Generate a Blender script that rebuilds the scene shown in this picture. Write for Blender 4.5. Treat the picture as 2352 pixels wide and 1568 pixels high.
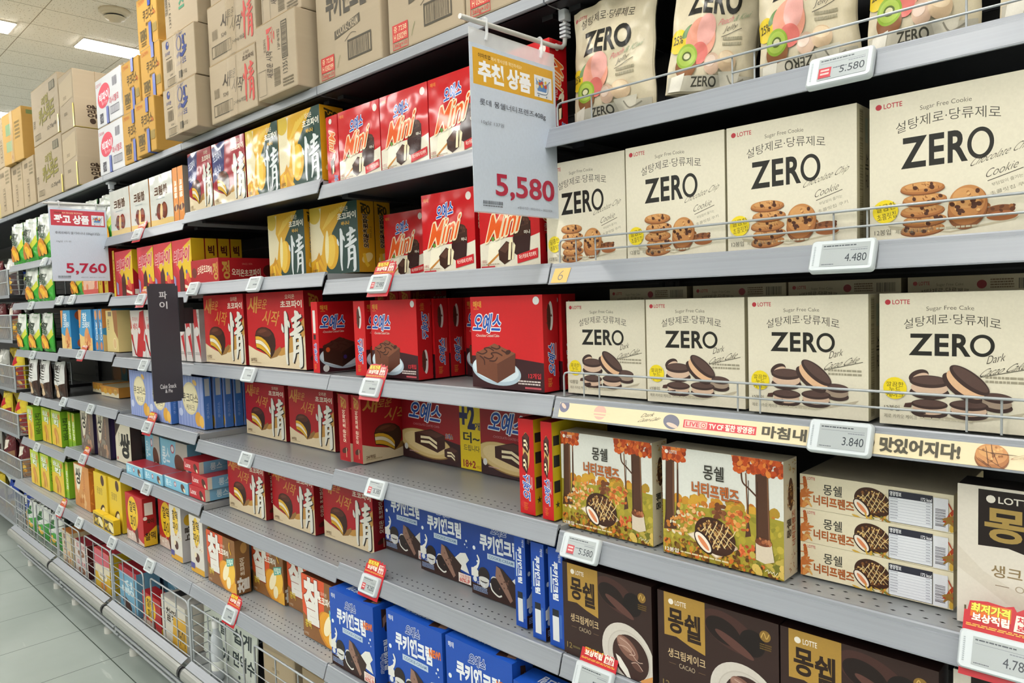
import bpy, bmesh, math, random
import numpy as np
from mathutils import Matrix, Vector
for o in list(bpy.data.objects): bpy.data.objects.remove(o)
SC = bpy.context.scene; COL = SC.collection
# ------------------------------------------------------------------ camera, light, exposure
cam_d = bpy.data.cameras.new('camera'); cam = bpy.data.objects.new('camera', cam_d); COL.objects.link(cam)
cam_d.sensor_width = 36.0; cam_d.lens = 1665.1 / 2352 * 36.0; cam_d.clip_start = 0.05
yaw, pitch, roll = .764921, -.0589799, -.0315972
fw = Vector((-math.sin(yaw)*math.cos(pitch), math.cos(yaw)*math.cos(pitch), math.sin(pitch)))
rt = fw.cross(Vector((0, 0, 1))).normalized(); up = rt.cross(fw)
r2 = rt*math.cos(roll) + up*math.sin(roll); u2 = up*math.cos(roll) - rt*math.sin(roll)
M = Matrix((r2, u2, -fw)).transposed().to_4x4(); M.translation = Vector((.985257, -1.155226, 1.615))
cam.matrix_world = M; SC.camera = cam
SC.view_settings.view_transform = 'Standard'; SC.view_settings.look = 'None'
SC.view_settings.gamma = 1.0; SC.view_settings.use_curve_mapping = False
SC.view_settings.exposure = 0.06
try:
    SC.cycles.max_bounces = 6; SC.cycles.diffuse_bounces = 4; SC.cycles.glossy_bounces = 3
    SC.cycles.transmission_bounces = 4; SC.cycles.transparent_max_bounces = 6
    SC.cycles.caustics_reflective = False; SC.cycles.caustics_refractive = False
    SC.cycles.sample_clamp_indirect = 6.0
except Exception: pass
W = bpy.data.worlds.new('store_air'); SC.world = W; W.use_nodes = True
W.node_tree.nodes['Background'].inputs[0].default_value = (.9, .95, 1, 1)
W.node_tree.nodes['Background'].inputs[1].default_value = 0.2
LIGHT_STRENGTH = 32.0
CEIL = 3.4
# ------------------------------------------------------------------ materials
def lin(h):
    h = h.lstrip('#'); c = [int(h[i:i+2], 16)/255 for i in (0, 2, 4)]
    return tuple(x/12.92 if x <= .04045 else ((x+.055)/1.055)**2.4 for x in c) + (1,)
MC = {}
def ink(h, rough=.42):
    """printed card ink: flat colour with the faintest mottling of the print"""
    k = (h, rough)
    if k in MC: return MC[k]
    m = bpy.data.materials.new('ink_'+h.strip('#')); m.use_nodes = True; nt = m.node_tree; b = nt.nodes['Principled BSDF']
    b.inputs['Roughness'].default_value = rough; b.inputs['Specular IOR Level'].default_value = .35
    c = lin(h); n = nt.nodes.new('ShaderNodeTexNoise'); n.inputs['Scale'].default_value = 60; n.inputs['Detail'].default_value = 2
    mx = nt.nodes.new('ShaderNodeMix'); mx.data_type = 'RGBA'
    mx.inputs[6].default_value = tuple(v*.94 for v in c[:3])+(1,); mx.inputs[7].default_value = tuple(min(1, v*1.06) for v in c[:3])+(1,)
    nt.links.new(n.outputs['Fac'], mx.inputs[0]); nt.links.new(mx.outputs[2], b.inputs['Base Color'])
    MC[k] = m; return m
def film(h, rough=.11, bump=.22, scale=11.0):
    """shrink-film over a carton: glossy with slack ripples"""
    k = ('film', h, rough, bump)
    if k in MC: return MC[k]
    m = ink(h, rough).copy(); m.name = 'film_'+h.strip('#'); nt = m.node_tree; b = nt.nodes['Principled BSDF']
    b.inputs['Roughness'].default_value = rough; b.inputs['Specular IOR Level'].default_value = .4
    n = nt.nodes.new('ShaderNodeTexNoise'); n.inputs['Scale'].default_value = scale; n.inputs['Detail'].default_value = 1
    bp = nt.nodes.new('ShaderNodeBump'); bp.inputs['Strength'].default_value = bump; bp.inputs['Distance'].default_value = .02
    tc = nt.nodes.new('ShaderNodeTexCoord'); nt.links.new(tc.outputs['Object'], n.inputs['Vector'])
    nt.links.new(n.outputs['Fac'], bp.inputs['Height']); nt.links.new(bp.outputs['Normal'], b.inputs['Normal'])
    MC[k] = m; return m
def plain(name, h, rough=.5, metal=0.0, noise=0.0, scale=(20, 20, 20), bump=0.0):
    k = ('plain', name)
    if k in MC: return MC[k]
    m = bpy.data.materials.new(name); m.use_nodes = True; nt = m.node_tree; b = nt.nodes['Principled BSDF']
    b.inputs['Roughness'].default_value = rough; b.inputs['Metallic'].default_value = metal; c = lin(h)
    tc = nt.nodes.new('ShaderNodeTexCoord'); mp = nt.nodes.new('ShaderNodeMapping'); mp.inputs['Scale'].default_value = scale
    n = nt.nodes.new('ShaderNodeTexNoise'); n.inputs['Scale'].default_value = 1; n.inputs['Detail'].default_value = 4
    nt.links.new(tc.outputs['Object'], mp.inputs['Vector']); nt.links.new(mp.outputs['Vector'], n.inputs['Vector'])
    mx = nt.nodes.new('ShaderNodeMix'); mx.data_type = 'RGBA'
    mx.inputs[6].default_value = tuple(v*(1-noise) for v in c[:3])+(1,); mx.inputs[7].default_value = tuple(min(1, v*(1+noise)) for v in c[:3])+(1,)
    nt.links.new(n.outputs['Fac'], mx.inputs[0]); nt.links.new(mx.outputs[2], b.inputs['Base Color'])
    if bump:
        bp = nt.nodes.new('ShaderNodeBump'); bp.inputs['Strength'].default_value = bump; bp.inputs['Distance'].default_value = .002
        nt.links.new(n.outputs['Fac'], bp.inputs['Height']); nt.links.new(bp.outputs['Normal'], b.inputs['Normal'])
    MC[k] = m; return m
def emit(name, rgb, s):
    m = bpy.data.materials.new(name); m.use_nodes = True; nt = m.node_tree; nt.nodes.clear()
    e = nt.nodes.new('ShaderNodeEmission'); o = nt.nodes.new('ShaderNodeOutputMaterial')
    e.inputs[0].default_value = (*rgb, 1); e.inputs[1].default_value = s; nt.links.new(e.outputs[0], o.inputs[0]); return m
def clear_plastic():
    if 'clear' in MC: return MC['clear']
    m = bpy.data.materials.new('clear_plastic'); m.use_nodes = True; nt = m.node_tree; b = nt.nodes['Principled BSDF']
    b.inputs['Base Color'].default_value = (.85, .87, .9, 1); b.inputs['Roughness'].default_value = .08
    n = nt.nodes.new('ShaderNodeTexNoise'); n.inputs['Scale'].default_value = 8
    t = nt.nodes.new('ShaderNodeBsdfTransparent'); mx = nt.nodes.new('ShaderNodeMixShader')
    mr = nt.nodes.new('ShaderNodeMapRange'); mr.inputs[3].default_value = .38; mr.inputs[4].default_value = .5
    nt.links.new(n.outputs['Fac'], mr.inputs[0]); nt.links.new(mr.outputs[0], mx.inputs[0])
    nt.links.new(t.outputs[0], mx.inputs[1]); nt.links.new(b.outputs[0], mx.inputs[2])
    nt.links.new(mx.outputs[0], nt.nodes['Material Output'].inputs[0]); MC['clear'] = m; return m
RAIL = plain('brushed_rail_plastic', '#8a8f97', .34, 0, .16, (2, 160, 160))
DECK = plain('grey_enamel_deck', '#999da0', .32, .1, .05, (9, 9, 9))
DARK = plain('black_enamel', '#1b1c21', .5, 0, .1)
HOLE = plain('punched_hole', '#15161a', .8)
WIRE = plain('grey_coated_wire', '#a2a7ab', .4, .3, .08)
ALU = plain('aluminium_bumper', '#90928e', .38, .2, .1, (3, 90, 90))
KRAFT = '#a89880'
# ------------------------------------------------------------------ 2D artwork -> mesh
TXT = {}
def glyphs(s, off):
    k = (s, off)
    if k in TXT: return TXT[k]
    cu = bpy.data.curves.new('type', 'FONT'); cu.body = s; cu.size = 1; cu.resolution_u = 4; cu.offset = off; cu.fill_mode = 'FRONT'
    ob = bpy.data.objects.new('type', cu); COL.objects.link(ob)
    dg = bpy.context.evaluated_depsgraph_get(); dg.update()
    me = bpy.data.meshes.new_from_object(ob.evaluated_get(dg))
    v = [(p.co.x, p.co.y) for p in me.vertices]; f = [tuple(q.vertices) for q in me.polygons]
    bpy.data.objects.remove(ob); bpy.data.curves.remove(cu); bpy.data.meshes.remove(me)
    g = [f] if f else []
    if f and all(len(q) == 3 for q in f):                                    # fonts overlap their own strokes: keep overlapping faces in separate layers
        P = np.array(v)[np.array(f)]; c = P.mean(1); a, b, d = P[:, 0], P[:, 1], P[:, 2]
        cr = lambda p, q, r: (q[None, :, 0]-p[None, :, 0])*(r[:, None, 1]-p[None, :, 1])-(q[None, :, 1]-p[None, :, 1])*(r[:, None, 0]-p[None, :, 0])
        x, y, z = cr(a, b, c), cr(b, d, c), cr(d, a, c)
        hit = ((x > 0) & (y > 0) & (z > 0)) | ((x < 0) & (y < 0) & (z < 0)); np.fill_diagonal(hit, False); hit |= hit.T
        lay = [0]*len(f)
        for i in np.nonzero(hit.any(1))[0]:
            used = {lay[j] for j in np.nonzero(hit[i])[0] if j < i}; n = 0
            while n in used: n += 1
            lay[i] = n
        g = [[q for q, l in zip(f, lay) if l == n] for n in range(max(lay)+1)]
    TXT[k] = (v, g); return TXT[k]
class Art:
    """artwork of one face; x to the right and y down, both 0..100 of the face; w,h its size in metres"""
    def __init__(s, w, h): s.w, s.h, s.L = w, h, []
    def add(s, v, f, c):
        if min(min(p) for p in v) < 0 or max(max(p) for p in v) > 100:      # print stops at the edge of the face
            V, F = [], []
            for q in f:
                P = [v[i] for i in q]
                for ax, lim, sg in ((0, 0, 1), (0, 100, -1), (1, 0, 1), (1, 100, -1)):
                    O = []
                    for i in range(len(P)):
                        a, b2 = P[i-1], P[i]; ia, ib = sg*(a[ax]-lim) >= 0, sg*(b2[ax]-lim) >= 0
                        if ia != ib: t = (lim-a[ax])/(b2[ax]-a[ax]); O.append((a[0]+t*(b2[0]-a[0]), a[1]+t*(b2[1]-a[1])))
                        if ib: O.append(b2)
                    P = O
                    if len(P) < 3: break
                if len(P) >= 3: F.append(tuple(range(len(V), len(V)+len(P)))); V += P
            v, f = V, F
        if f: s.L.append((v, f, c))
        return s
    def poly(s, pts, c): return s.add(list(pts), [tuple(range(len(pts)))], c)
    def rect(s, x0, y0, x1, y1, c): return s.poly([(x0, y1), (x1, y1), (x1, y0), (x0, y0)], c)
    def ell(s, cx, cy, rx, ry, c, rot=0, n=22, a0=0, a1=360):
        k = s.h/s.w; ca, sa = math.cos(math.radians(rot)), math.sin(math.radians(rot)); P = []
        if n == 22 and max(rx, ry) > 6: n = 40
        full = a1-a0 >= 360
        for i in range(n if full else n+1):
            t = math.radians(a0+(a1-a0)*i/n); x, y = rx/k*math.cos(t), ry*math.sin(t)
            P.append((cx+(x*ca-y*sa)*k, cy+(x*sa+y*ca)))
        return s.poly(P, c)
    def circ(s, cx, cy, r, c, n=20): return s.ell(cx, cy, r*s.h/s.w, r, c, 0, n)       # r in % of height
    def line(s, pts, wd, c, taper=None):
        """ribbon along pts; wd in % of height; taper = widths per point"""
        if len(pts) > 2:                                                     # smooth the stroke
            Q, T = [], []
            for i in range(len(pts)-1):
                p = [pts[max(0, i-1)], pts[i], pts[i+1], pts[min(len(pts)-1, i+2)]]
                for j in range(6):
                    t = j/6; Q.append(tuple(.5*(2*p[1][a]+(p[2][a]-p[0][a])*t+(2*p[0][a]-5*p[1][a]+4*p[2][a]-p[3][a])*t*t+(3*p[1][a]-p[0][a]-3*p[2][a]+p[3][a])*t**3) for a in (0, 1)))
                    if taper: T.append(taper[i]*(1-t)+taper[i+1]*t)
            pts = Q+[pts[-1]]; taper = T+[taper[-1]] if taper else None
        k = s.h/s.w; P = [(x/k, y) for x, y in pts]; n = len(P); L, R = [], []
        for i in range(n):
            a, b = P[max(0, i-1)], P[min(n-1, i+1)]; dx, dy = b[0]-a[0], b[1]-a[1]; d = math.hypot(dx, dy) or 1
            w = (taper[i] if taper else wd)/2
            L.append(((P[i][0]-dy/d*w)*k, P[i][1]+dx/d*w)); R.append(((P[i][0]+dy/d*w)*k, P[i][1]-dx/d*w))
        return s.add(L+R, [(i, i+1, n+i+1, n+i) for i in range(n-1)], c)
    def t(s, txt, x0, y0, x1, y1, c, b=0.0, sh=0.0, q=0, rot=0, ol=None, arc=0.0, sl=0.0):
        base, _ = glyphs(txt, 0.0)
        if not base: return s
        X0, X1 = min(p[0] for p in base), max(p[0] for p in base); Y0, Y1 = min(p[1] for p in base), max(p[1] for p in base)
        cx, cy = (x0+x1)/2, (y0+y1)/2; k = s.h/s.w; ca, sa = math.cos(math.radians(rot)), math.sin(math.radians(rot))
        for col, off in (([(c2, o2) for c2, o2 in ol] if ol else []) + [(c, b)]):
            v0, groups = glyphs(txt, b); d_ = off-b
            for an in ([i*math.pi/5 for i in range(10)] if d_ > 1e-6 else [0]):   # outline: the letters spread to all sides
                out = []
                for x, y in v0:
                    x, y = x+d_*math.cos(an), y+d_*math.sin(an)
                    a, d = (x-X0)/(X1-X0), (y-Y0)/(Y1-Y0)                     # 0..1, y up
                    a += sh*(d-.5)
                    d += arc*(1-(2*a-1)**2) + sl*(a-.5)
                    if q == 1: a, d = 1-d, a                                   # reads bottom to top
                    elif q == 3: a, d = d, 1-a                                 # reads top to bottom
                    elif q == 2: a, d = 1-a, 1-d
                    px, py = x0+a*(x1-x0), y1-d*(y1-y0)
                    if rot:
                        ux, uy = (px-cx)/k, py-cy; px, py = cx+(ux*ca-uy*sa)*k, cy+(ux*sa+uy*ca)
                    out.append((px, py))
                for f in groups: s.add(out, f, col)
        return s
    def bars(s, x0, y0, x1, y1, c, n=14, seed=1, vert=True):
        r = random.Random(seed); v, f = [], []
        for i in range(n):
            a = (i+.1+.2*r.random())/n; d = a+(.25+.4*r.random())/n
            q = ((x0+(x1-x0)*a, y0, x0+(x1-x0)*d, y1) if vert else (x0, y0+(y1-y0)*a, x1, y0+(y1-y0)*d))
            j = len(v); v += [(q[0], q[3]), (q[2], q[3]), (q[2], q[1]), (q[0], q[1])]; f.append((j, j+1, j+2, j+3))
        return s.add(v, f, c)
    def fine(s, x0, y0, x1, y1, c, rows=3, seed=1):
        """rows of print too small to read"""
        r = random.Random(seed); v, f = [], []; hh = (y1-y0)/rows
        for i in range(rows):
            x = x0
            while x < x1-.5:
                w = min((x1-x0)*(.05+.1*r.random()), x1-x); j = len(v); ya = y0+hh*i
                v += [(x, ya+hh*.55), (x+w, ya+hh*.55), (x+w, ya), (x, ya)]; f.append((j, j+1, j+2, j+3)); x += w+(x1-x0)*.02
        return s.add(v, f, c)
    def blobs(s, x0, y0, x1, y1, cols, n, r0, r1, seed=1):
        r = random.Random(seed)
        for i in range(n):
            s.ell(x0+(x1-x0)*r.random(), y0+(y1-y0)*r.random(), r0+(r1-r0)*r.random(), (r0+(r1-r0)*r.random()), r.choice(cols), r.random()*180, 9)
        return s
EPS = .00003
class MB:
    """mesh builder: one mesh, many material slots"""
    def __init__(s): s.v, s.f, s.m, s.sm, s.mats = [], [], [], [], []
    def slot(s, mat):
        if mat not in s.mats: s.mats.append(mat)
        return s.mats.index(mat)
    def add(s, v, f, mat, smooth=False):
        k = len(s.v); j = s.slot(mat); s.v += [tuple(p) for p in v]
        for q in f: s.f.append(tuple(k+i for i in q)); s.m.append(j); s.sm.append(smooth)
        return s
    def box(s, x0, y0, z0, x1, y1, z1, mat, ch=0.0, mats=None):
        if ch <= 0:
            v = [(x, y, z) for z in (z0, z1) for y in (y0, y1) for x in (x0, x1)]
            F = [(0, 1, 5, 4), (1, 3, 7, 5), (3, 2, 6, 7), (2, 0, 4, 6), (4, 5, 7, 6), (0, 2, 3, 1)]
            for i, q in enumerate(F): s.add([v[k] for k in q], [(0, 1, 2, 3)], (mats[i] if mats else mat))
            return s
        bm = bmesh.new(); bmesh.ops.create_cube(bm, size=1)
        for p in bm.verts: p.co = Vector((x0+(p.co.x+.5)*(x1-x0), y0+(p.co.y+.5)*(y1-y0), z0+(p.co.z+.5)*(z1-z0)))
        bmesh.ops.bevel(bm, geom=list(bm.edges)+list(bm.verts), offset=ch, segments=2, profile=.6, affect='EDGES')
        bm.verts.index_update(); s.add([p.co[:] for p in bm.verts], [[q.index for q in g.verts] for g in bm.faces], mat); bm.free(); return s
    def tube(s, pts, r, mat, n=8, cap=True):
        P = [Vector(p) for p in pts]; rings = []; prev = None
        for i, p in enumerate(P):
            d = (P[min(i+1, len(P)-1)]-P[max(i-1, 0)]).normalized()
            a = prev if prev else (Vector((0, 0, 1)) if abs(d.z) < .9 else Vector((1, 0, 0)))
            a = (a-d*a.dot(d)).normalized(); b = d.cross(a); prev = a
            rings.append([p+(a*math.cos(2*math.pi*k/n)+b*math.sin(2*math.pi*k/n))*r for k in range(n)])
        v = [q for g in rings for q in g]; f = []
        for i in range(len(P)-1):
            for k in range(n): f.append((i*n+k, i*n+(k+1) % n, (i+1)*n+(k+1) % n, (i+1)*n+k))
        s.add(v, f, mat, True)
        if cap: s.add(rings[0], [tuple(range(n))[::-1]], mat); s.add(rings[-1], [tuple(range(n))], mat)
        return s
    def sweep(s, prof, x0, x1, mat, closed=True, mats=None):
        """profile of (y,z) points swept along x"""
        n = len(prof); m = n if closed else n-1
        for i in range(m):
            a, b = prof[i], prof[(i+1) % n]
            s.add([(x0, *a), (x1, *a), (x1, *b), (x0, *b)], [(0, 1, 2, 3)], mats[i] if mats else mat)
        if closed:
            s.add([(x0, *p) for p in prof], [tuple(range(n))], mat); s.add([(x1, *p) for p in prof], [tuple(range(n))[::-1]], mat)
        return s
    def art(s, A, fn, mk=ink, drape=0):
        """fn(u, v, k) -> point for u right, v down in 0..1 and layer k"""
        q_ = min(1.0, .0016/EPS/max(1, len(A.L)))                            # layers of ink stay within 2 mm however many there are
        for k, (v, f, c) in enumerate(A.L):
            k = (k+1)*q_
            if drape:
                bm = bmesh.new(); bv = [bm.verts.new((x/100*A.w, -y/100*A.h, 0)) for x, y in v]
                for q in f:
                    try: bm.faces.new([bv[i] for i in q])
                    except Exception: pass
                bmesh.ops.triangulate(bm, faces=bm.faces[:])
                for it in range(5):
                    es = [e for e in bm.edges if e.calc_length() > drape]
                    if not es: break
                    bmesh.ops.subdivide_edges(bm, edges=es, cuts=1)
                    bmesh.ops.triangulate(bm, faces=bm.faces[:])
                bm.verts.index_update()
                s.add([fn(p.co.x/A.w, -p.co.y/A.h, k) for p in bm.verts], [[p.index for p in g.verts] for g in bm.faces], mk(c), True); bm.free()
            else:
                s.add([fn(x/100, y/100, k) for x, y in v], f, mk(c))
        return s
    def mesh(s, name):
        me = bpy.data.meshes.new(name); me.from_pydata([tuple(p) for p in s.v], [], s.f)
        for m in s.mats: me.materials.append(m)
        me.polygons.foreach_set('material_index', s.m); me.polygons.foreach_set('use_smooth', s.sm); me.update(); return me
    def obj(s, name, parent=None, loc=None):
        o = bpy.data.objects.new(name, s.mesh(name)); COL.objects.link(o)
        if parent: o.parent = parent
        if loc: o.location = loc
        return o
def tag(o, label=None, cat=None, group=None, kind=None):
    if label: o['label'] = label
    if cat: o['category'] = cat
    if group: o['group'] = group
    if kind: o['kind'] = kind
    return o
def empty(name, loc, label, cat, group=None, rz=0):
    e = bpy.data.objects.new(name, None); COL.objects.link(e); e.location = loc; e.rotation_euler = (0, 0, rz); e.empty_display_size = .05
    return tag(e, label, cat, group)
def copy_tree(o, parent=None):
    c = o.copy(); COL.objects.link(c)
    if parent: c.parent = parent
    for ch in list(o.children): copy_tree(ch, c)
    return c
# ------------------------------------------------------------------ cartons: mesh kinds
KIND = {}
def carton(key, name, w, h, d, base, front=None, right=None, top=None, left=None, mk=ink, side=None, topc=None, ch=.0007):
    """front face at y=0 and base at z=0, centred on x"""
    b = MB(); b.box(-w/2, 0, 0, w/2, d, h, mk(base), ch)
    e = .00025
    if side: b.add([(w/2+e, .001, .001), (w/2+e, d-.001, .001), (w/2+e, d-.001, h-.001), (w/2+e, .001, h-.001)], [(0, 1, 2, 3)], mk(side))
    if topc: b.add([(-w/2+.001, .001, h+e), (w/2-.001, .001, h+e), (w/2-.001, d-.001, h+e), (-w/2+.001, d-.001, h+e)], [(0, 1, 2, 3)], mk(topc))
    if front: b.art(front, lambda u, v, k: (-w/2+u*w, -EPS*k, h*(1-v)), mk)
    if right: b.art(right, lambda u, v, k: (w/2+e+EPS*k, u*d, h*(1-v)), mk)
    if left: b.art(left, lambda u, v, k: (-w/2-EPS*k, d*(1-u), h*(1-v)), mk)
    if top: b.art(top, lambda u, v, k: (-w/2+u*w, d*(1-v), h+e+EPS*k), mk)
    KIND[key] = (b.mesh(name), name, w, h, d)
USED = set()
def put(key, x0, x1, y, z, label, cat='box', group=None, h=None, rz=0.0, d=None):
    me, name, w, hh, dd = KIND[key]; x1 = x0+w if x1 is None else x1
    o = bpy.data.objects.new(name, me); COL.objects.link(o)
    o.location = ((x0+x1)/2, y, z+.001); o.rotation_euler = (0, 0, rz)
    sx = (x1-x0)/w if x1 is not None else 1
    o.scale = (sx, (d/dd if d else 1), (h/hh if h else 1))
    return tag(o, label, cat, group)
# ------------------------------------------------------------------ artwork pieces
def jeong(A, x0, y0, x1, y1, c, shadow=None, g=1.0):
    S = [([(.03, .24), (.06, .33), (.10, .40)], [.02, .09, .03]), ([(.20, .02), (.245, .14), (.225, .5), (.20, .78), (.23, .97)], [.05, .13, .12, .09, .05]),
         ([(.29, .17), (.36, .24), (.40, .31)], [.03, .09, .03]), ([(.66, .02), (.76, .08), (.84, .12)], [.03, .14, .10]),
         ([(.50, .19), (.66, .155), (.97, .10)], [.06, .09, .05]), ([(.72, .06), (.70, .2), (.66, .38)], [.08, .09, .08]),
         ([(.54, .29), (.70, .27), (.90, .21)], [.06, .08, .04]), ([(.40, .44), (.62, .40), (.82, .345), (1.0, .30)], [.04, .09, .10, .07]),
         ([(.60, .47), (.605, .62), (.58, .78), (.50, .93)], [.10, .11, .09, .04]), ([(.60, .485), (.76, .455), (.88, .46)], [.07, .08, .10]),
         ([(.875, .45), (.885, .65), (.875, .86), (.87, .95), (.78, 1.0)], [.09, .12, .13, .11, .03]),
         ([(.64, .61), (.74, .59), (.84, .585)], [.05, .06, .04]), ([(.63, .74), (.72, .72), (.84, .71)], [.05, .06, .04])]
    wd, hh = x1-x0, y1-y0
    for dx, dy, col in ([(1.3*g, 1.0*g, shadow)] if shadow else [])+[(0, 0, c)]:
        for pts, tp in S:
            A.line([(x0+dx+x*wd, y0+dy+y*hh) for x, y in pts], 1, col, [t*hh*.82*g for t in tp])
    return A
def choco(A, cx, cy, s, sx=1.4):
    """bitten marshmallow sandwich under chocolate; s = half width in % of height"""
    k = A.h/A.w*sx
    def P(pts): return [(cx+(x*2-1)*s*k, cy+(y*2-1.12)*s) for x, y in pts]
    A.poly(P([(.3, .86), (.8, 1.0), (1.22, .72), (1.26, .86), (1.05, 1.12), (.72, 1.22)]), '#8f6a3a')
    A.poly(P([(0, .58), (0, .34), (.06, .16), (.18, .05), (.36, 0), (.58, .01), (.78, .09), (.93, .24), (1, .46), (1, .72), (.93, .96), (.82, 1.12), (.73, 1.19), (.5, 1.03), (.26, .9), (.04, .84)]), '#35180f')
    A.poly(P([(.04, .32), (.09, .18), (.2, .08), (.38, .03), (.58, .04), (.76, .13), (.84, .26), (.7, .36), (.48, .38), (.3, .32)]), '#54281a')
    A.poly(P([(.14, .2), (.3, .09), (.5, .08), (.62, .14), (.46, .2), (.28, .24)]), '#6b3a28')
    T = [[(.02, .37), (.16, .36), (.32, .40), (.5, .51), (.64, .66), (.735, .84)], [(.02, .50), (.16, .50), (.32, .54), (.48, .65), (.62, .80), (.735, .99)], [(.03, .65), (.16, .66), (.32, .71), (.48, .82), (.6, .94), (.73, 1.08)], [(.05, .80), (.16, .82), (.3, .87), (.46, .96), (.6, 1.07), (.725, 1.17)]]
    for i, c in enumerate(('#d8a82c', '#e2dac2', '#d0a028')): A.poly(P(T[i]+T[i+1][::-1]), c)
    A.line(P(T[1]), .5, '#8a6420'); A.line(P(T[2]), .5, '#8a6420')
def cake_slice(A, x0, y0, x1, y1, dark='#3b1d18', cream='#efe2bd'):
    w, h = x1-x0, y1-y0
    A.poly([(x0, y0+.25*h), (x0+.55*w, y0), (x1, y0+.2*h), (x1, y0+.75*h), (x0+.75*w, y1), (x0, y0+.7*h)], dark)
    A.poly([(x0+.1*w, y0+.22*h), (x0+.55*w, y0+.05*h), (x0+.95*w, y0+.2*h), (x0+.72*w, y0+.36*h)], '#54302a')
    for o in (.36, .56): A.poly([(x0+.2*w, y0+o*h), (x0+.5*w, y0+(o-.02)*h), (x0+.74*w, y0+(o+.18)*h), (x0+.74*w, y0+(o+.30)*h), (x0+.48*w, y0+(o+.09)*h), (x0+.2*w, y0+(o+.11)*h)], cream)
def sandwich(A, cx, cy, rx, ry, th, rot=0, cream='#cdb09a', d='#3c2b28', d2='#55403b'):
    k = A.h/A.w; ca, sa = math.cos(math.radians(rot)), math.sin(math.radians(rot))
    def at(dy): return cx-sa*dy*k, cy+ca*dy
    x, y = at(th); A.ell(x, y, rx, ry, d, rot)
    x, y = at(th*.45); A.ell(x, y, rx*.93, ry*1.02, cream, rot)
    x, y = at(-th*.25); A.ell(x, y, rx, ry*.9, d, rot); x, y = at(-th*.4); A.ell(x, y, rx*.9, ry*.6, d2, rot)
def cookie(A, cx, cy, rx, ry, rot=0, c='#b8804a', seed=1, chips=6):
    r = random.Random(seed); k = A.h/A.w
    A.ell(cx, cy+ry*.25, rx, ry, '#7d4a26', rot); A.ell(cx, cy+ry*.08, rx*.99, ry*.95, '#a3693a', rot); A.ell(cx-rx*.03, cy-ry*.12, rx*.93, ry*.8, c, rot); A.ell(cx-rx*.08, cy-ry*.3, rx*.7, ry*.48, '#c9955c', rot)
    for i in range(14):
        t = r.random()*6.28; q = math.sqrt(r.random())*.8; A.ell(cx+rx*q*math.cos(t), cy+ry*q*math.sin(t), rx*.09, ry*.09, r.choice(['#a06a38', '#d6a86c', '#8f5a2e']), r.random()*90, 6)
    for i in range(chips):
        t = r.random()*6.28; q = .25+.55*r.random(); z = .8+.5*r.random(); A.ell(cx+rx*q*math.cos(t), cy+ry*q*math.sin(t), 1.5*z, 1.15*z, '#4a2614', r.random()*90, 10)
def lotte(A, x0, y0, x1, y1, c):
    r = (y1-y0)*.62; A.circ(x0+r*A.h/A.w, (y0+y1)/2, r, c, 12); A.t('LOTTE', x0+r*2.6*A.h/A.w, y0, x1, y1, c, b=.015)
def oyes(A, x0, y0, x1, y1, q=0, rot=0, sl=.0, c='#1d4fa8'):
    A.t('오예스', x0, y0, x1, y1, c, b=.026, sh=.12, q=q, rot=rot, sl=sl, ol=[('#e9edf2', .075)])
def wave(A, y0, y1, c, amp=3, ph=0, x0=0, x1=100):
    P = [(x0+(x1-x0)*i/16, y0+(y1-y0)*i/16+amp*math.sin(ph+i/16*6.28)) for i in range(17)]
    return A.poly([(x0, 100)]+[(x1, 100)]+P[::-1], c)
CREAM = '#d8d2bf'
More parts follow.
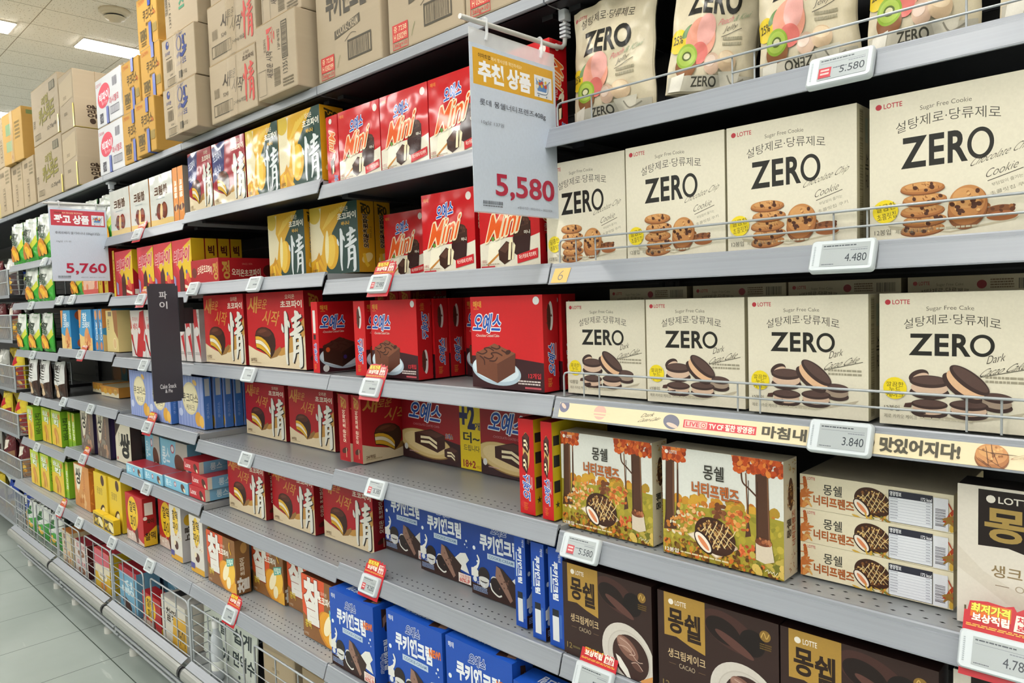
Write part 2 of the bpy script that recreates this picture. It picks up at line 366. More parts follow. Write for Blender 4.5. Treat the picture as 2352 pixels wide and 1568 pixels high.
# ---- cream sugar-free boxes
def zero_front(w, h, kind):
    A = Art(w, h); ck = kind == 'cookie'
    lotte(A, 4, 5, 21, 8.3, '#b3303c')
    A.t('Sugar Free Cookie' if ck else 'Sugar Free Cake', 32, 10.5, 62, 14.5, '#5b574b', arc=.15, b=-.004)
    A.t('설탕제로·당류제로', 17, 20, 78, 27.5, '#45423a', arc=.55, b=-.004)
    for s, a, b2 in (('Z', 21.5, 35), ('E', 38, 46), ('R', 49, 59)):
        A.t(s, a, 31.5 if ck else 31, b2, (51 if ck else 46)+(.6 if s == 'O' else 0), '#1d1c18', b=.028)
    yo = 41.3 if ck else 38.6; A.ell(67, yo, 7.4, 10.2 if ck else 7.9, '#1d1c18', 0, 40); A.ell(67, yo, 5, 7.5 if ck else 5.5, CREAM, 0, 40)
    if ck:
        A.t('Chocolate Chip', 61, 47, 95, 53, '#4a463c', sh=.2, rot=-15, b=-.012); A.t('Cookie', 70, 57, 88, 62, '#4a463c', sh=.2, rot=-15, b=-.012)
        A.line([(71, 66.5), (90, 60.5)], .5, '#4a463c'); A.t('부담없이 즐기는', 73, 66, 90, 68.3, '#8a8676', rot=-14); A.t('초콜릿칩 쿠키', 72, 71, 94, 73.5, '#8a8676', rot=-14)
        A.poly([(12, 90), (50, 97), (88, 91), (86, 93), (50, 98.2), (14, 93)], '#b9b098')
        A.ell(77, 86, 9, 3.5, '#7b4a28', -5); A.ell(79, 89.5, 8.5, 3.2, '#a0623a', 0); A.blobs(70, 81, 86, 88, ['#5a3018', '#8f5a2e'], 9, .8, 1.6, 3)
        for i, yy in enumerate((94, 88, 81.5, 74, 66)): cookie(A, 34+(.8 if i % 2 else -.5), yy, 13.5, 4.2, -3+i, seed=i+2, chips=4)
        cookie(A, 60, 80, 11, 13.5, 20, seed=11, chips=13)
        A.circ(10.5, 80, 8.2, '#e3cd22'); A.t('달콤한', 4.5, 74.5, 17, 79.5, '#3c3818', rot=-10); A.t('초콜릿칩', 5, 81, 17.5, 85.5, '#3c3818', rot=-10)
        A.t('12봉입', 3.5, 92.5, 14, 96.5, '#5b574b'); A.t('제로 초콜릿칩 쿠키', 17, 93.3, 40, 96.2, '#7a7565'); A.fine(42, 94, 66, 96.4, '#b9b29a', 1)
    else:
        A.t('Dark', 70, 44.5, 81, 50, '#3d3a32', sh=.25, rot=-14, b=-.01); A.t('Cacao Cake', 66.5, 52, 94, 57, '#3d3a32', sh=.25, rot=-14, b=-.012)
        A.line([(66, 61), (96, 53.5)], .5, '#4a463c'); A.fine(69, 60, 95, 66, '#98927f', 2, 4)
        A.poly([(20, 88), (60, 93), (93, 84), (90, 87), (60, 94), (22, 90)], '#b5ac97')
        A.ell(27, 62, 7, 4.5, '#3c2b28', -25); A.ell(28, 63.2, 6, 3, '#cdb09a', -25)
        sandwich(A, 34, 84, 12, 4.2, 5); sandwich(A, 34, 67.5, 13, 5.2, 6.5); sandwich(A, 76, 76.5, 9.5, 4, 5, 4, '#9a8878')
        sandwich(A, 59, 83, 12, 4.2, 5.2); sandwich(A, 58.5, 64.5, 15, 6.5, 6, 38, '#d9b08c')
        A.poly([(18, 83), (23, 82), (22, 86), (17, 86)], '#4a302a'); A.poly([(24, 88), (31, 87), (32, 90), (26, 90.5)], '#3c2b28')
        A.circ(11, 72, 8.4, '#e3cd22')
        for s, yy in (('깔끔한', 67.2), ('누드', 71.2), ('케이크', 75.3)): A.t(s, 5 if len(s) > 2 else 7, yy, 17 if len(s) > 2 else 15, yy+3.6, '#3c3818')
        A.t('12봉입', 3.5, 85, 14, 89.3, '#5b574b'); A.t('제로 카카오 케이크', 3.5, 91.8, 26, 95, '#7a7565'); A.fine(28, 92.5, 62, 94.8, '#bdb69f', 1)
    return A
def zside(w, h):
    A = Art(w, h); A.rect(18, 3, 46, 97, '#a39a7d')
    for i, (a, b) in enumerate(((4, 20), (23, 40), (43, 62), (66, 80), (83, 96))): A.bars(20, a, 44, b, '#7d755c', 9, i+1, False)
    A.rect(60, 8, 80, 26, '#b7c2b0'); A.t('제로', 60, 34, 84, 60, '#4a463c', q=3); return A
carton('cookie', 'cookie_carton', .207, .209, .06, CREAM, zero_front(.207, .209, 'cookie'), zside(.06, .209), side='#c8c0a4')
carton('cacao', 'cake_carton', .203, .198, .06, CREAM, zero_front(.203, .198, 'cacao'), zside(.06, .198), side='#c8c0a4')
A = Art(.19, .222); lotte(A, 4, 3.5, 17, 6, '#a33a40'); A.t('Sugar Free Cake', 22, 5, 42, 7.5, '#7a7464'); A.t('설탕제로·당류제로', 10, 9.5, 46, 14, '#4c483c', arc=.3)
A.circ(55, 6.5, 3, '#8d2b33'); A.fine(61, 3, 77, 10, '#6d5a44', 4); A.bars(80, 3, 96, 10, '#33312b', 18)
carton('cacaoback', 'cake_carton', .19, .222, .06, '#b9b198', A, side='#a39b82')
# ---- nutty autumn box
def cake_round(A, cx, cy, r, seed=1):
    k = A.h/A.w; R = random.Random(seed)
    A.ell(cx, cy, r*1.12*k, r*.88, '#3d2115', 22)
    for i in range(110):
        t = R.random()*6.28; q = math.sqrt(R.random())*.92; A.ell(cx+r*1.05*q*math.cos(t)*k, cy-r*.05+r*.78*q*math.sin(t), .075*r*k, .055*r, R.choice(['#b0854a', '#86582c', '#c9a464', '#6d4424', '#5a3418']), R.random()*180, 6)
    for i in range(6):
        o = -.85+.32*i; x0, x1 = cx+(o-.3)*r*k, cx+(o+.35)*r*k; hh = r*math.sqrt(max(.08, 1-min(1, abs(o))**2))*.72
        A.line([(x0+(x1-x0)*q+R.uniform(-.04, .04)*r*k, cy+hh*(1-2*q)) for q in (0, .25, .5, .75, 1)], r*.045, '#dcc592')
        if i > 1: A.line([(x0-.1*r*k, cy-hh*.6), (cx+(o+.1)*r*k, cy+.1*r), (x1+.1*r*k, cy+hh*.7)], r*.035, '#d3ba86')
    A.ell(cx-.62*r*k, cy+.42*r, r*.66*k, r*.36, '#2d1710', 48); A.ell(cx-.64*r*k, cy+.42*r, r*.58*k, r*.27, '#eadfd2', 48)
    A.ell(cx-.62*r*k, cy+.45*r, r*.44*k, r*.12, '#d8865a', 48)
def nutty_front(w, h):
    A = Art(w, h); A.rect(0, 0, 100, 100, '#d6d8d2')
    A.blobs(4, 43, 96, 49, ['#c08a2c', '#a8862c', '#c99a34', '#b87028'], 34, 2.5, 5.5, 5)
    wave(A, 50, 50, '#9a8f30', 1.5); A.blobs(0, 53, 100, 98, ['#aa9a34', '#928a2e', '#b8a640', '#a3983a', '#86802a'], 150, 1.5, 3.6, 6)
    for x0, x1, y1, lean in ((2, 11, 76, 2), (12.5, 15, 66, 1), (79, 90, 80, -2), (72, 73.6, 68, -3)):
        A.poly([(x0-1.5, y1+2), (x0+.3, y1-14), (x0+lean*.4+.8, 6), (x1+lean*.4-.5, 6), (x1-.2, y1-14), (x1+1.6, y1)], '#4e3122')
        A.line([(x1-.6, y1-6), (x1-1.2, y1-26), (x1+lean*.3-1.2, 14)], 1, '#7a543a'); A.line([(x0+1, y1-4), (x0+1.6, 20)], .7, '#3a2318')
    A.line([(81, 34), (74, 27), (69, 22), (68, 12)], 1.5, '#4e3122')
    for bx, n in (((0, 0, 21, 12), 90), ((62, 0, 100, 13), 150)):
        A.blobs(*bx, ['#b8481c', '#cc6028', '#a03c18', '#d98038', '#c2541f', '#8f3416'], n, 1.2, 3, int(bx[0])+3)
    A.blobs(14, 48, 38, 68, ['#c8692c', '#d98a44', '#b5541f', '#dcae74', '#cfc3a0'], 40, 1, 2.6, 21); A.blobs(56, 48, 74, 66, ['#c8692c', '#d98a44', '#b0562a', '#dca860'], 34, 1, 2.6, 22)
    A.blobs(44, 46, 54, 58, ['#6a3c22', '#7d4a2c', '#8f5a36'], 22, 1.2, 2.6, 23); A.blobs(66, 76, 78, 88, ['#c85a2c', '#d87a44', '#a8401c'], 26, 1, 2.6, 24); A.blobs(4, 64, 22, 80, ['#d8d0b4', '#c98a44', '#dcae74', '#b5702c'], 34, .9, 2.2, 25)
    A.blobs(0, 84, 100, 100, ['#6a4018', '#c28a2c', '#8f7a24', '#54340f', '#c86a2a', '#a89434', '#7d5a20'], 220, .8, 2.6, 8)
    A.blobs(76, 82, 100, 98, ['#8f8a34', '#b5a24a', '#6a6a24', '#d0b45c'], 30, 1.4, 4, 31)
    A.poly([(79, 70), (91, 71), (93, 86), (86, 89), (79, 87)], '#cfc2ae'); A.ell(85, 71, 6.5, 3.5, '#6a3a24'); A.blobs(80, 68, 90, 73, ['#7a4028', '#9a5a38', '#b07048'], 18, .8, 1.6, 2)
    A.poly([(22, 78), (46, 66), (65, 82), (47, 95)], '#c9b296'); A.poly([(23.5, 78), (46, 67.4), (63, 82), (47, 93.6)], '#e6dac8')
    cake_round(A, 46, 75, 18, 3)
    A.t('몽쉘', 37, 12, 54, 25, '#32302a', b=.012)
    A.t('너티프렌즈', 27, 29, 66, 41, '#b8642f', b=.012, sl=-.15, ol=[('#74401f', .04)])
    lotte(A, 3, 3, 14, 6, '#efe9de'); A.t('12봉입', 2, 94, 14, 98, '#efe9de', b=.02); A.fine(16, 95, 58, 97.5, '#d9cda6', 1); A.line([(86, 95.5), (88, 93.5), (88.6, 96.4), (90, 94.4), (91.2, 95.8), (92.6, 94.2), (93.4, 97.2), (95.4, 94)], .45, '#e8dfc6')
    return A
A = Art(.055, .205); A.ell(52, 30, 19, 14, '#4a2c1c'); A.blobs(25, 20, 78, 40, ['#b58a4e', '#8f5f30', '#d9b878'], 40, 1, 2, 4)
A.t('몽쉘', 20, 50, 50, 66, '#32302a', q=1, b=.02); A.t('너티프렌즈', 56, 44, 82, 74, '#b0623a', q=1, b=.02); A.blobs(30, 78, 92, 97, ['#b98a5c', '#8f5f40'], 14, 1, 2, 5); A.blobs(30, 2, 92, 12, ['#b98a5c', '#8f5f40', '#c9a23e'], 12, 1, 2.4, 6)
carton('nutty', 'cake_carton', .236, .205, .055, '#dcd3bc', nutty_front(.236, .205), A, side='#d8ceb4', topc='#cfc6ae')
A = Art(.232, .0587); A.rect(0, 0, 100, 100, '#dfd6bc'); lotte(A, 2, 7, 11, 15, '#b3303c'); A.blobs(0, 25, 4, 95, ['#c4733a', '#b5602c', '#d9944e'], 16, 1.4, 7, 3)
A.blobs(4, 45, 7.5, 90, ['#c4733a', '#d9a860', '#cf8a4a'], 12, .8, 4, 9)
A.t('몽쉘', 17, 22, 30, 52, '#32302a', b=.01); A.t('너티프렌즈', 10, 58, 38, 86, '#b8642f', b=.012, sl=-.1, ol=[('#74401f', .04)])
cake_round(A, 50.5, 52, 44, 5); A.blobs(38, 88, 62, 99, ['#c9a23e', '#a8702c', '#6a7a34'], 12, .9, 4, 12)
A.rect(61, 9, 88, 96, '#2b2c3a'); A.rect(61.3, 28, 87.7, 95, '#dfe2ea'); A.t('영양정보', 61.8, 12, 69, 24, '#eef0f4', b=.02); A.t('172 kcal', 81, 18, 87.4, 26, '#eef0f4', b=.02)
for i in range(8): A.rect(61.6, 34+i*7.6, 87.4, 34.6+i*7.6, '#9aa0b4'); A.fine(62, 30+i*7.6, 67, 33+i*7.6, '#6d7288', 1, i); A.fine(84, 30+i*7.6, 87, 33+i*7.6, '#6d7288', 1, i+9)
A.rect(88.3, 12, 97, 97, '#d8dae2'); A.bars(89.5, 40, 95.5, 86, '#2a2a33', 16, 3, False); A.blobs(97.8, 30, 99.5, 90, ['#c9a23e', '#8f6a2c', '#a83a18'], 10, .9, 7, 2)
carton('nuttyflat', 'cake_carton', .232, .0587, .2, '#dfd6bc', A, side='#c9bd98', topc='#d2c9b0', ch=.003)
# ---- brown cacao and white original
def monshell(w, h, dark):
    A = Art(w, h); base, gold, k1 = ('#33211e', '#a8843c', '#2a1a12') if dark else ('#dcd5ca', '#1f1514', '#a58a4c')
    A.rect(0, 0, 100, 100, base)
    if dark:
        A.ell(62, 20, 24, 15, '#452a26', 20); A.ell(57, 21, 15, 11, '#1f1211', 20); A.ell(80, 24, 10, 12, '#1a1010', -10); A.ell(66, 30, 17, 4, '#5a3a34', 25)
        A.circ(90, 14, 5, '#8a6a30'); A.line([(87, 16), (89, 11), (91, 16), (93, 11.5)], .8, '#c9a65c'); A.fine(86, 21, 95, 27, '#6a5226', 3)
    else: A.poly([(0, 44), (14, 60), (34, 72), (66, 82), (100, 86), (100, 96), (60, 92), (26, 80), (0, 60)], '#d4ccbf'); A.ell(74, 93, 22, 5, '#e0dad0', 6)
    x0, x1 = (6, 42) if dark else (11, 62)
    A.poly([(x0, 42), (x0+.3*(x1-x0), 41), (x0+.62*(x1-x0), 46), (x1, 50), (x1, 0 if dark else 2), (x0, 0 if dark else 2)], gold)
    lotte(A, x0+4, 6, x0+(x1-x0)*.55, 10.5, '#e8e2d8')
    A.t('몽', x0+4, 15, x0+(x1-x0)*.47, 37, k1, b=.03); A.t('쉘', x0+(x1-x0)*.52, 16, x1-4, 41, k1, b=.03)
    A.t('생크림케이크', 9 if dark else 18, 54, 42 if dark else 66, 62.5, '#cdb48c' if dark else '#8f7a58', b=.012)
    A.t('CACAO' if dark else 'ORIGINAL', 19 if dark else 30, 66, 33 if dark else 58, 70.5, '#bfae94' if dark else '#a89a84', b=-.005)
    for a, b in (((10, 16), (36, 42)) if dark else ((20, 27), (61, 68))): A.line([(a, 68.2), (b, 68.2)], .4, '#7a6248')
    if dark:
        A.ell(74, 78, 29, 31, '#c9c3bb', 35); A.ell(75, 79, 23.5, 25.5, '#b9b2a9', 35); A.ell(75, 79, 22.5, 24.5, '#c4beb6', 35)
        A.ell(77, 79, 20, 22, '#3a2420', 40); A.ell(74, 70, 13, 9, '#7a564a', 35); A.ell(71, 67, 9, 5, '#9a7668', 30); A.ell(84, 86, 6, 3.5, '#5c3d35', 20)
        for p in (((66, 62), (76, 66), (82, 74), (76, 76)), ((64, 70), (74, 70), (84, 80), (90, 80)), ((78, 84), (84, 82), (90, 88))): A.line(p, .8, '#c0a396')
        A.poly([(61, 80), (66, 82), (74, 92), (77, 100), (73, 100), (65, 92)], '#ded9d2'); A.poly([(88, 98), (100, 90), (100, 100), (88, 100)], '#c98f52')
    A.t('12', 4, 87, 10, 93, '#8a7648' if dark else '#6a5c44', b=.01); A.fine(11, 89, 20, 93, '#6a5c3a' if dark else '#9a8c74', 1)
    return A
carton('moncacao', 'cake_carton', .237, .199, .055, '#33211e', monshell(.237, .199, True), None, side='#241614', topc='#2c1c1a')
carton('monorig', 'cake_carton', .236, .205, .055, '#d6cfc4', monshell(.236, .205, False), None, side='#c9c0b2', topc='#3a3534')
# ---- red mini cake box in film
def mini_front(w, h):
    A = Art(w, h); A.rect(0, 0, 100, 100, '#bd161e'); A.circ(90, 10, 5, '#d9d4cd'); A.t('해태', 4, 5, 14, 10, '#d8893a', b=.01)
    wave(A, 72, 65, '#d8d2c2', 2.5, 3.4); A.poly([(34, 66), (60, 66), (62, 70), (20, 70)], '#d8d2c2')
    A.poly([(12, 95), (16, 72), (36, 68), (34, 82)], '#e6dfca'); A.poly([(12, 95), (34, 82), (34, 85), (13, 98)], '#b57a3a'); A.circ(23, 66, 3, '#5a8a3a', 8)
    A.poly([(58, 50), (72, 44), (86, 50), (86, 66), (58, 68)], '#3a2019'); A.ell(72, 49, 12, 6, '#4a2b22'); A.blobs(62, 45, 82, 53, ['#5c3a2e', '#33191a'], 14, 1, 2.2, 2)
    A.poly([(57, 66), (86, 64), (83, 88), (72, 92), (57, 84)], '#33191a')
    A.poly([(32, 80), (46, 70), (56, 74), (54, 92), (42, 97), (33, 91)], '#3a2019'); A.poly([(34, 80), (46, 71), (54, 74), (44, 84)], '#54362c')
    A.poly([(50, 74), (54, 66), (57, 70), (53, 92), (48, 92)], '#e8dcb8'); A.poly([(58, 72), (61, 76), (57, 92), (54, 92)], '#e8dcb8'); A.line([(55, 72), (53, 92)], 1.4, '#4a2b22')
    oyes(A, 30, 15, 62, 32, rot=-8)
    A.t('Mini', 17, 35, 72, 63, '#d8571e', b=.008, sh=.3, rot=-10, ol=[('#e6d3ae', .065)]); A.t('미니', 76, 60, 85, 64, '#e6ddd0', b=.02)
    A.poly([(64, 87), (97, 81), (97, 92), (64, 97)], '#c0202a'); A.t('마스카포네 치즈케익', 67, 86, 94, 91, '#efe6da', b=.01, rot=-6)
    A.t('12봉입', 2, 90, 11, 94, '#a83a34'); A.fine(2, 95, 34, 97, '#a89a86', 1); A.rect(2, 97.6, 26, 99.4, '#b3303c')
    return A
def mini_side(w, h):
    A = Art(w, h); A.t('Mini', 26, 24, 74, 52, '#d86a2e', b=.01, sh=.2, q=3, ol=[('#e6d3ae', .08)]); A.t('미니', 26, 54, 40, 62, '#e6ddd0', q=3)
    A.ell(60, 62, 14, 7, '#d8cfba', 30); A.poly([(30, 66), (60, 62), (66, 82), (34, 86)], '#3a2019'); A.poly([(44, 74), (60, 72), (56, 84), (44, 86)], '#e8dcb8')
    A.circ(40, 8, 4, '#d9d4cd'); oyes(A, 58, 88, 90, 99, q=3); return A
FR = lambda c: film(c)
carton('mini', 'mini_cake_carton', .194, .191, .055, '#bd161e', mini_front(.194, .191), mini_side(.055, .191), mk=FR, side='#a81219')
A = mini_side(.06, .191)
carton('miniedge', 'mini_cake_carton', .06, .191, .19, '#bd161e', A, Art(.19, .191).rect(2, 4, 98, 12, '#d8d2c2').rect(4, 30, 60, 70, '#d8d2c2'), mk=FR)
# ---- red chocolate coated cake boxes (yes boxes)
def oy_side(w, h, up=True):
    A = Art(w, h); y = (lambda a: a) if up else (lambda a: 100-a)
    A.ell(52, y(22), 16, 15, '#d9d6d4'); A.ell(40, y(23), 13, 13.5, '#4f2a20'); A.blobs(26, min(y(14), y(32)), 60, max(y(14), y(32)), ['#3d1d16', '#5c3428'], 8, 1, 2.4, 3)
    oyes(A, 30, min(y(50), y(82)), 74, max(y(50), y(82)), q=1 if up else 3); A.fine(78, min(y(50), y(82)), 84, max(y(50), y(82)), '#d99a9a', 1)
    A.t('해태', 22, min(y(86), y(95)), 52, max(y(86), y(95)), '#d8893a', q=1 if up else 3); return A
def oy_front(w, h, ghost=False):
    A = Art(w, h); A.rect(0, 0, 100, 100, '#c4181f')
    A.poly([(0, 65), (40, 65), (70, 67), (100, 70), (100, 100), (0, 100)], '#35131a')
    A.t('해태', 4, 5, 16, 12, '#d8a23a', b=.015); A.t('HAITAI', 5, 12.8, 12, 14.3, '#d8a23a')
    oyes(A, 5, 19, 44, 39, sl=-.05); A.t('-Chocolate Coated Cake-', 7, 41, 42, 44, '#e6d6cc', b=.005)
    A.circ(92, 6, 4.2, '#d3d6d6')
    A.ell(35, 81, 35, 15, '#a9bccb', 6); A.ell(34, 79, 33, 13, '#c9d8e2', 6)
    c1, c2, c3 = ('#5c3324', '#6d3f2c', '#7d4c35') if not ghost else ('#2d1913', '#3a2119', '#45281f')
    A.poly([(6, 62), (37, 73), (37, 94), (7, 84)], c2); A.poly([(37, 73), (63, 61), (62, 81), (37, 94)], c1); A.poly([(6, 62), (34, 51), (63, 61), (37, 73)], c3)
    for p in (((8, 61), (16, 63), (23, 60), (19, 57), (26, 56), (33, 59)), ((18, 66), (26, 68), (32, 65), (29, 62), (37, 61), (45, 64)), ((29, 55), (37, 57), (42, 55), (40, 53)), ((26, 70), (34, 70), (38, 66)), ((44, 58), (52, 61), (56, 59)), ((12, 65), (18, 69), (19, 75))): A.line(p, 1.5, '#3d1d16')
    if not ghost:
        A.ell(53, 60, 4, 2.4, '#3d1d16', -20)
        A.circ(80, 84, .1, '#c4181f'); A.t('12개입', 80, 81, 96, 86.5, '#c9303a', b=.02); A.fine(66, 89, 96, 94.5, '#d3c6c2', 2); A.rect(75, 95.6, 96, 97.6, '#b8505a')
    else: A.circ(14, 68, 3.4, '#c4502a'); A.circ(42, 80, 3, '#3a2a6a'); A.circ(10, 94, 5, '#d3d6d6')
    return A
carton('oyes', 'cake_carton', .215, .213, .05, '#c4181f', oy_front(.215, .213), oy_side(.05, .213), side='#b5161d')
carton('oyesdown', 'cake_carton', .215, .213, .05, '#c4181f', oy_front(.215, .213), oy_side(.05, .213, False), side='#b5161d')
A = oy_side(.05, .213)
carton('oyesedge', 'cake_carton', .05, .213, .215, '#c4181f', A, oy_front(.215, .213), ch=.0007)
A = Art(.038, .215); A.rect(22, 12, 60, 44, '#d6d3cf'); A.rect(24, 46, 58, 53, '#2a1a1a'); oyes(A, 25, 58, 70, 84, q=1); A.t('해태', 22, 88, 52, 95, '#d8893a', q=1)
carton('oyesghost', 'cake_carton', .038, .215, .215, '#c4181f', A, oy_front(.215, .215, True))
def plate(A, cx, cy, r):
    A.ell(cx, cy, r*1.45, r*.8, '#8a6a3a', 6); A.ell(cx, cy-.5, r*1.4, r*.75, '#cdb47c', 6); A.ell(cx, cy-1, r*1.15, r*.58, '#d9c492', 6)
def oy20(w, h):
    A = Art(w, h); A.rect(0, 0, 100, 100, '#8f1420'); A.poly([(0, 60), (30, 60), (75, 70), (75, 100), (0, 100)], '#30141a')
    oyes(A, 12, 18, 52, 44, sl=-.1); A.t('-CHOCOLATE COATED CAKE-', 15, 48, 50, 51, '#c9848a')
    plate(A, 30, 76, 24); cake_slice(A, 17, 54, 56, 86); cake_slice(A, 55, 74, 72, 96); A.circ(5, 84, 4.5, '#d3d3d3'); A.fine(9, 89, 22, 91, '#c9a0a4', 1)
    A.t('오예스', 57, 57, 66, 64, '#2a4fa0', b=.03, ol=[('#d8a23a', .1)])
    A.rect(75, 0, 100, 100, '#d9bf22'); A.t('+2', 75.5, 14, 92, 44, '#1c2050', b=.05); A.t('개', 92.5, 36, 98, 46, '#1c2050', b=.02)
    A.t('더~', 79, 50, 97, 64, '#2a2a28', b=.03); A.t('드립니다', 79, 67, 97, 75, '#3a382c', b=.01); A.t('18+2', 78, 88, 92, 97, '#8f2a24', b=.03); A.t('개입', 92.5, 93, 98, 97, '#8f2a24')
    A.rect(99.3, 0, 100, 100, '#b59e1c'); return A
carton('oy20', 'cake_bundle_carton', .366, .2, .12, '#8f1420', oy20(.366, .2), None, side='#b59e1c')
A = Art(.046, .215); A.ell(50, 34, 22, 20, '#c9a96a'); cake_slice(A, 25, 14, 72, 36); cake_slice(A, 22, 34, 60, 58); oyes(A, 24, 58, 74, 84, q=1); A.circ(26, 90, 4, '#c0242a'); A.t('해태', 26, 88, 56, 96, '#d8702a', q=1); A.fine(80, 60, 86, 84, '#d99a9a', 1)
carton('oyedge', 'cake_bundle_carton', .046, .215, .2, '#bb151c', A, Art(.2, .215).rect(0, 0, 100, 100, '#c9b01e').rect(2, 14, 12, 24, '#2a2a28').rect(2, 34, 12, 46, '#2a2a28').rect(2, 60, 12, 72, '#2a2a28').t('★', 3, 80, 11, 88, '#3a382c'), topc='#a8141b')
# ---- blue cookie and cream cake
def cc_front(w, h, new=False):
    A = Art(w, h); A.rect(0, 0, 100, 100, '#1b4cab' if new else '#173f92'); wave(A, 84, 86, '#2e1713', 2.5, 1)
    A.t('해태', 4, 5, 13, 11, '#d8dde6', b=.015)
    A.t('오예스', 37, 8, 62, 19, '#1d4594', b=.03, sh=.1, ol=[('#d3d9e6', .08)])
    A.t('쿠키앤크림', 17, 22, 82, 41, '#dfe4ea', b=.045, sl=.0); A.t('COOKIE-CREAM', 30, 45.4, 74, 49, '#c8d3e0', b=.01)
    A.rect(29, 44, 75, 51, '#b4c6d8'); A.t('COOKIE-CREAM', 32, 45.8, 72, 49.2, '#4a6a9a', b=.01)
    if new: A.t('NEW!', 78, 23, 97, 31, '#d8702a', b=.05, rot=-4)
    for x, y, r in ((6, 42, 2.6), (11, 58, 1.4), (92, 42, 1.6), (89, 47, 1.2), (93, 50, .9)): A.circ(x, y, r, '#dfe6ec', 10)
    A.line([(11, 50), (14, 56), (11, 64), (6, 70), (16, 76)], 3, '#dfe0dc', [2, 3, 3.4, 6, 3]); A.poly([(0, 68), (8, 66), (16, 74), (10, 78), (0, 78)], '#d9dad6')
    A.poly([(70, 68), (80, 60), (90, 58), (96, 66), (90, 72), (96, 84), (70, 80)], '#d9dad6'); A.circ(22, 80, 9, '#c9c9c6'); A.circ(22, 73, 10, '#241a1a'); A.ell(22, 78, 9, 3, '#cfcfcb', 0)
    A.circ(40, 76, 6, '#c9cac6'); A.ell(44, 82, 12, 10, '#241818', 30); A.line([(33, 80), (36, 88), (46, 93), (52, 91)], 2, '#dcdcd6')
    A.poly([(44, 56), (54, 58), (82, 76), (76, 92), (66, 95)], '#33201b'); A.poly([(44, 56), (50, 58), (70, 92), (66, 96), (42, 70)], '#8a6a5c'); A.blobs(48, 64, 64, 86, ['#4a3028', '#6a4a40'], 12, .8, 1.4, 3)
    A.circ(6.5, 81, 3.6, '#cfd4da', 10); A.t('12개입', 11, 82, 24, 87, '#dfe4ea', b=.02); A.fine(3, 89, 28, 96, '#8fa4cc', 4)
    A.poly([(76, 86), (99, 86), (99, 98), (76, 98)], '#e4dcd4'); A.t('크림함량', 78, 87, 97, 91.4, '#c0483a', b=.01); A.t('60%UP', 78, 92, 97, 97, '#c0483a', b=.03); return A
def cc_side(w, h):
    A = Art(w, h); A.poly([(38, 6), (62, 8), (66, 22), (40, 30)], '#33201b'); A.poly([(44, 18), (60, 14), (62, 24), (46, 30)], '#8a6a5c'); A.ell(60, 30, 8, 6, '#241818')
    A.t('쿠키앤크림', 44, 46, 72, 84, '#dfe4ea', b=.04, q=1); A.t('오예스', 26, 62, 42, 86, '#2d55a4', b=.03, q=1, ol=[('#d3d9e6', .08)]); A.rect(76, 50, 84, 82, '#b4c6d8'); return A
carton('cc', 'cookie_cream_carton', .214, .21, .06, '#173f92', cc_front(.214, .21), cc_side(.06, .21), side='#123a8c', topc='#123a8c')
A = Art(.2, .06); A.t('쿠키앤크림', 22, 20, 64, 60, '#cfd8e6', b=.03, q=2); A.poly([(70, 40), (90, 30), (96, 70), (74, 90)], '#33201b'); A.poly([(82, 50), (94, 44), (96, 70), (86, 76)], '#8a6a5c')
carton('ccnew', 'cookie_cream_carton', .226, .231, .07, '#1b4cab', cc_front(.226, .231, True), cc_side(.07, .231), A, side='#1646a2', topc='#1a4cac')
A = Art(.04, .22); A.t('쿠키앤크림', 30, 14, 66, 52, '#dfe4ea', b=.045, q=3); A.rect(14, 20, 24, 46, '#b4c6d8'); A.rect(22, 62, 66, 69, '#20222a'); A.rect(22, 69, 66, 94, '#cfd2d6'); A.rect(70, 66, 86, 90, '#3a62ae'); A.t('해태', 70, 5, 90, 13, '#cfd8e6', q=3)
carton('ccedge', 'cookie_cream_carton', .04, .22, .2, '#1746a2', A, cc_front(.2, .22), topc='#123a8c')
# ---- red chocolate pie boxes with the brush letter
def pie_front(w, h, kind='red', num='24개입', dim=False):
    A = Art(w, h); red = ('#bb1a22' if num[:2] in ('15', '18') else '#aa1722') if kind == 'red' else '#97162a'  # larger packs: brighter red puts their shelf's stronger light into the colour
    A.rect(0, 0, 100, 100, red)
    A.poly([(40, 82), (66, 72), (84, 50), (100, 34), (100, 70), (70, 92)], '#b98a44')
    A.poly([(0, 72), (14, 78), (34, 84), (60, 84), (80, 78), (92, 68), (100, 56), (100, 100), (0, 100)], '#d6c6a6')
    if kind == 'red':
        A.t('새', 3, 5, 20, 27, '#c98a3e', b=.022, sh=.2); A.t('로운', 21, 9, 38, 22, '#c98a3e', b=.012, sh=.2); A.t('시작', 30, 24, 58, 44, '#c98a3e', b=.012, sh=.25, sl=-.15)
    else:
        A.poly([(0, 6), (24, 0), (42, 0), (36, 45), (0, 62)], '#1f2a6d'); A.t('초코파이', 3, 14, 30, 28, '#c9cde0', b=.03, rot=-12); A.t('바나나', 6, 36, 26, 50, '#c9cde0', b=.03, rot=-12)
    A.t('오리온', 70, 4, 86, 10, '#e6d9c0', b=.012); A.t('초코파이', 62, 12, 97, 21, '#efe6d4', b=.024)
    choco(A, 32, 66, 17.5, 1.62 if num[:2] in ('15', '18') else 1.42 if kind == 'red' else 1.1)
    jeong(A, 62, 24, 97, 97, '#d8d8d0', '#1d1512', 1.22); A.t(num, 4, 89, 15, 94, '#6a4a2c', b=.01); A.fine(4, 95, 24, 96.5, '#a8906a', 1)
    return A
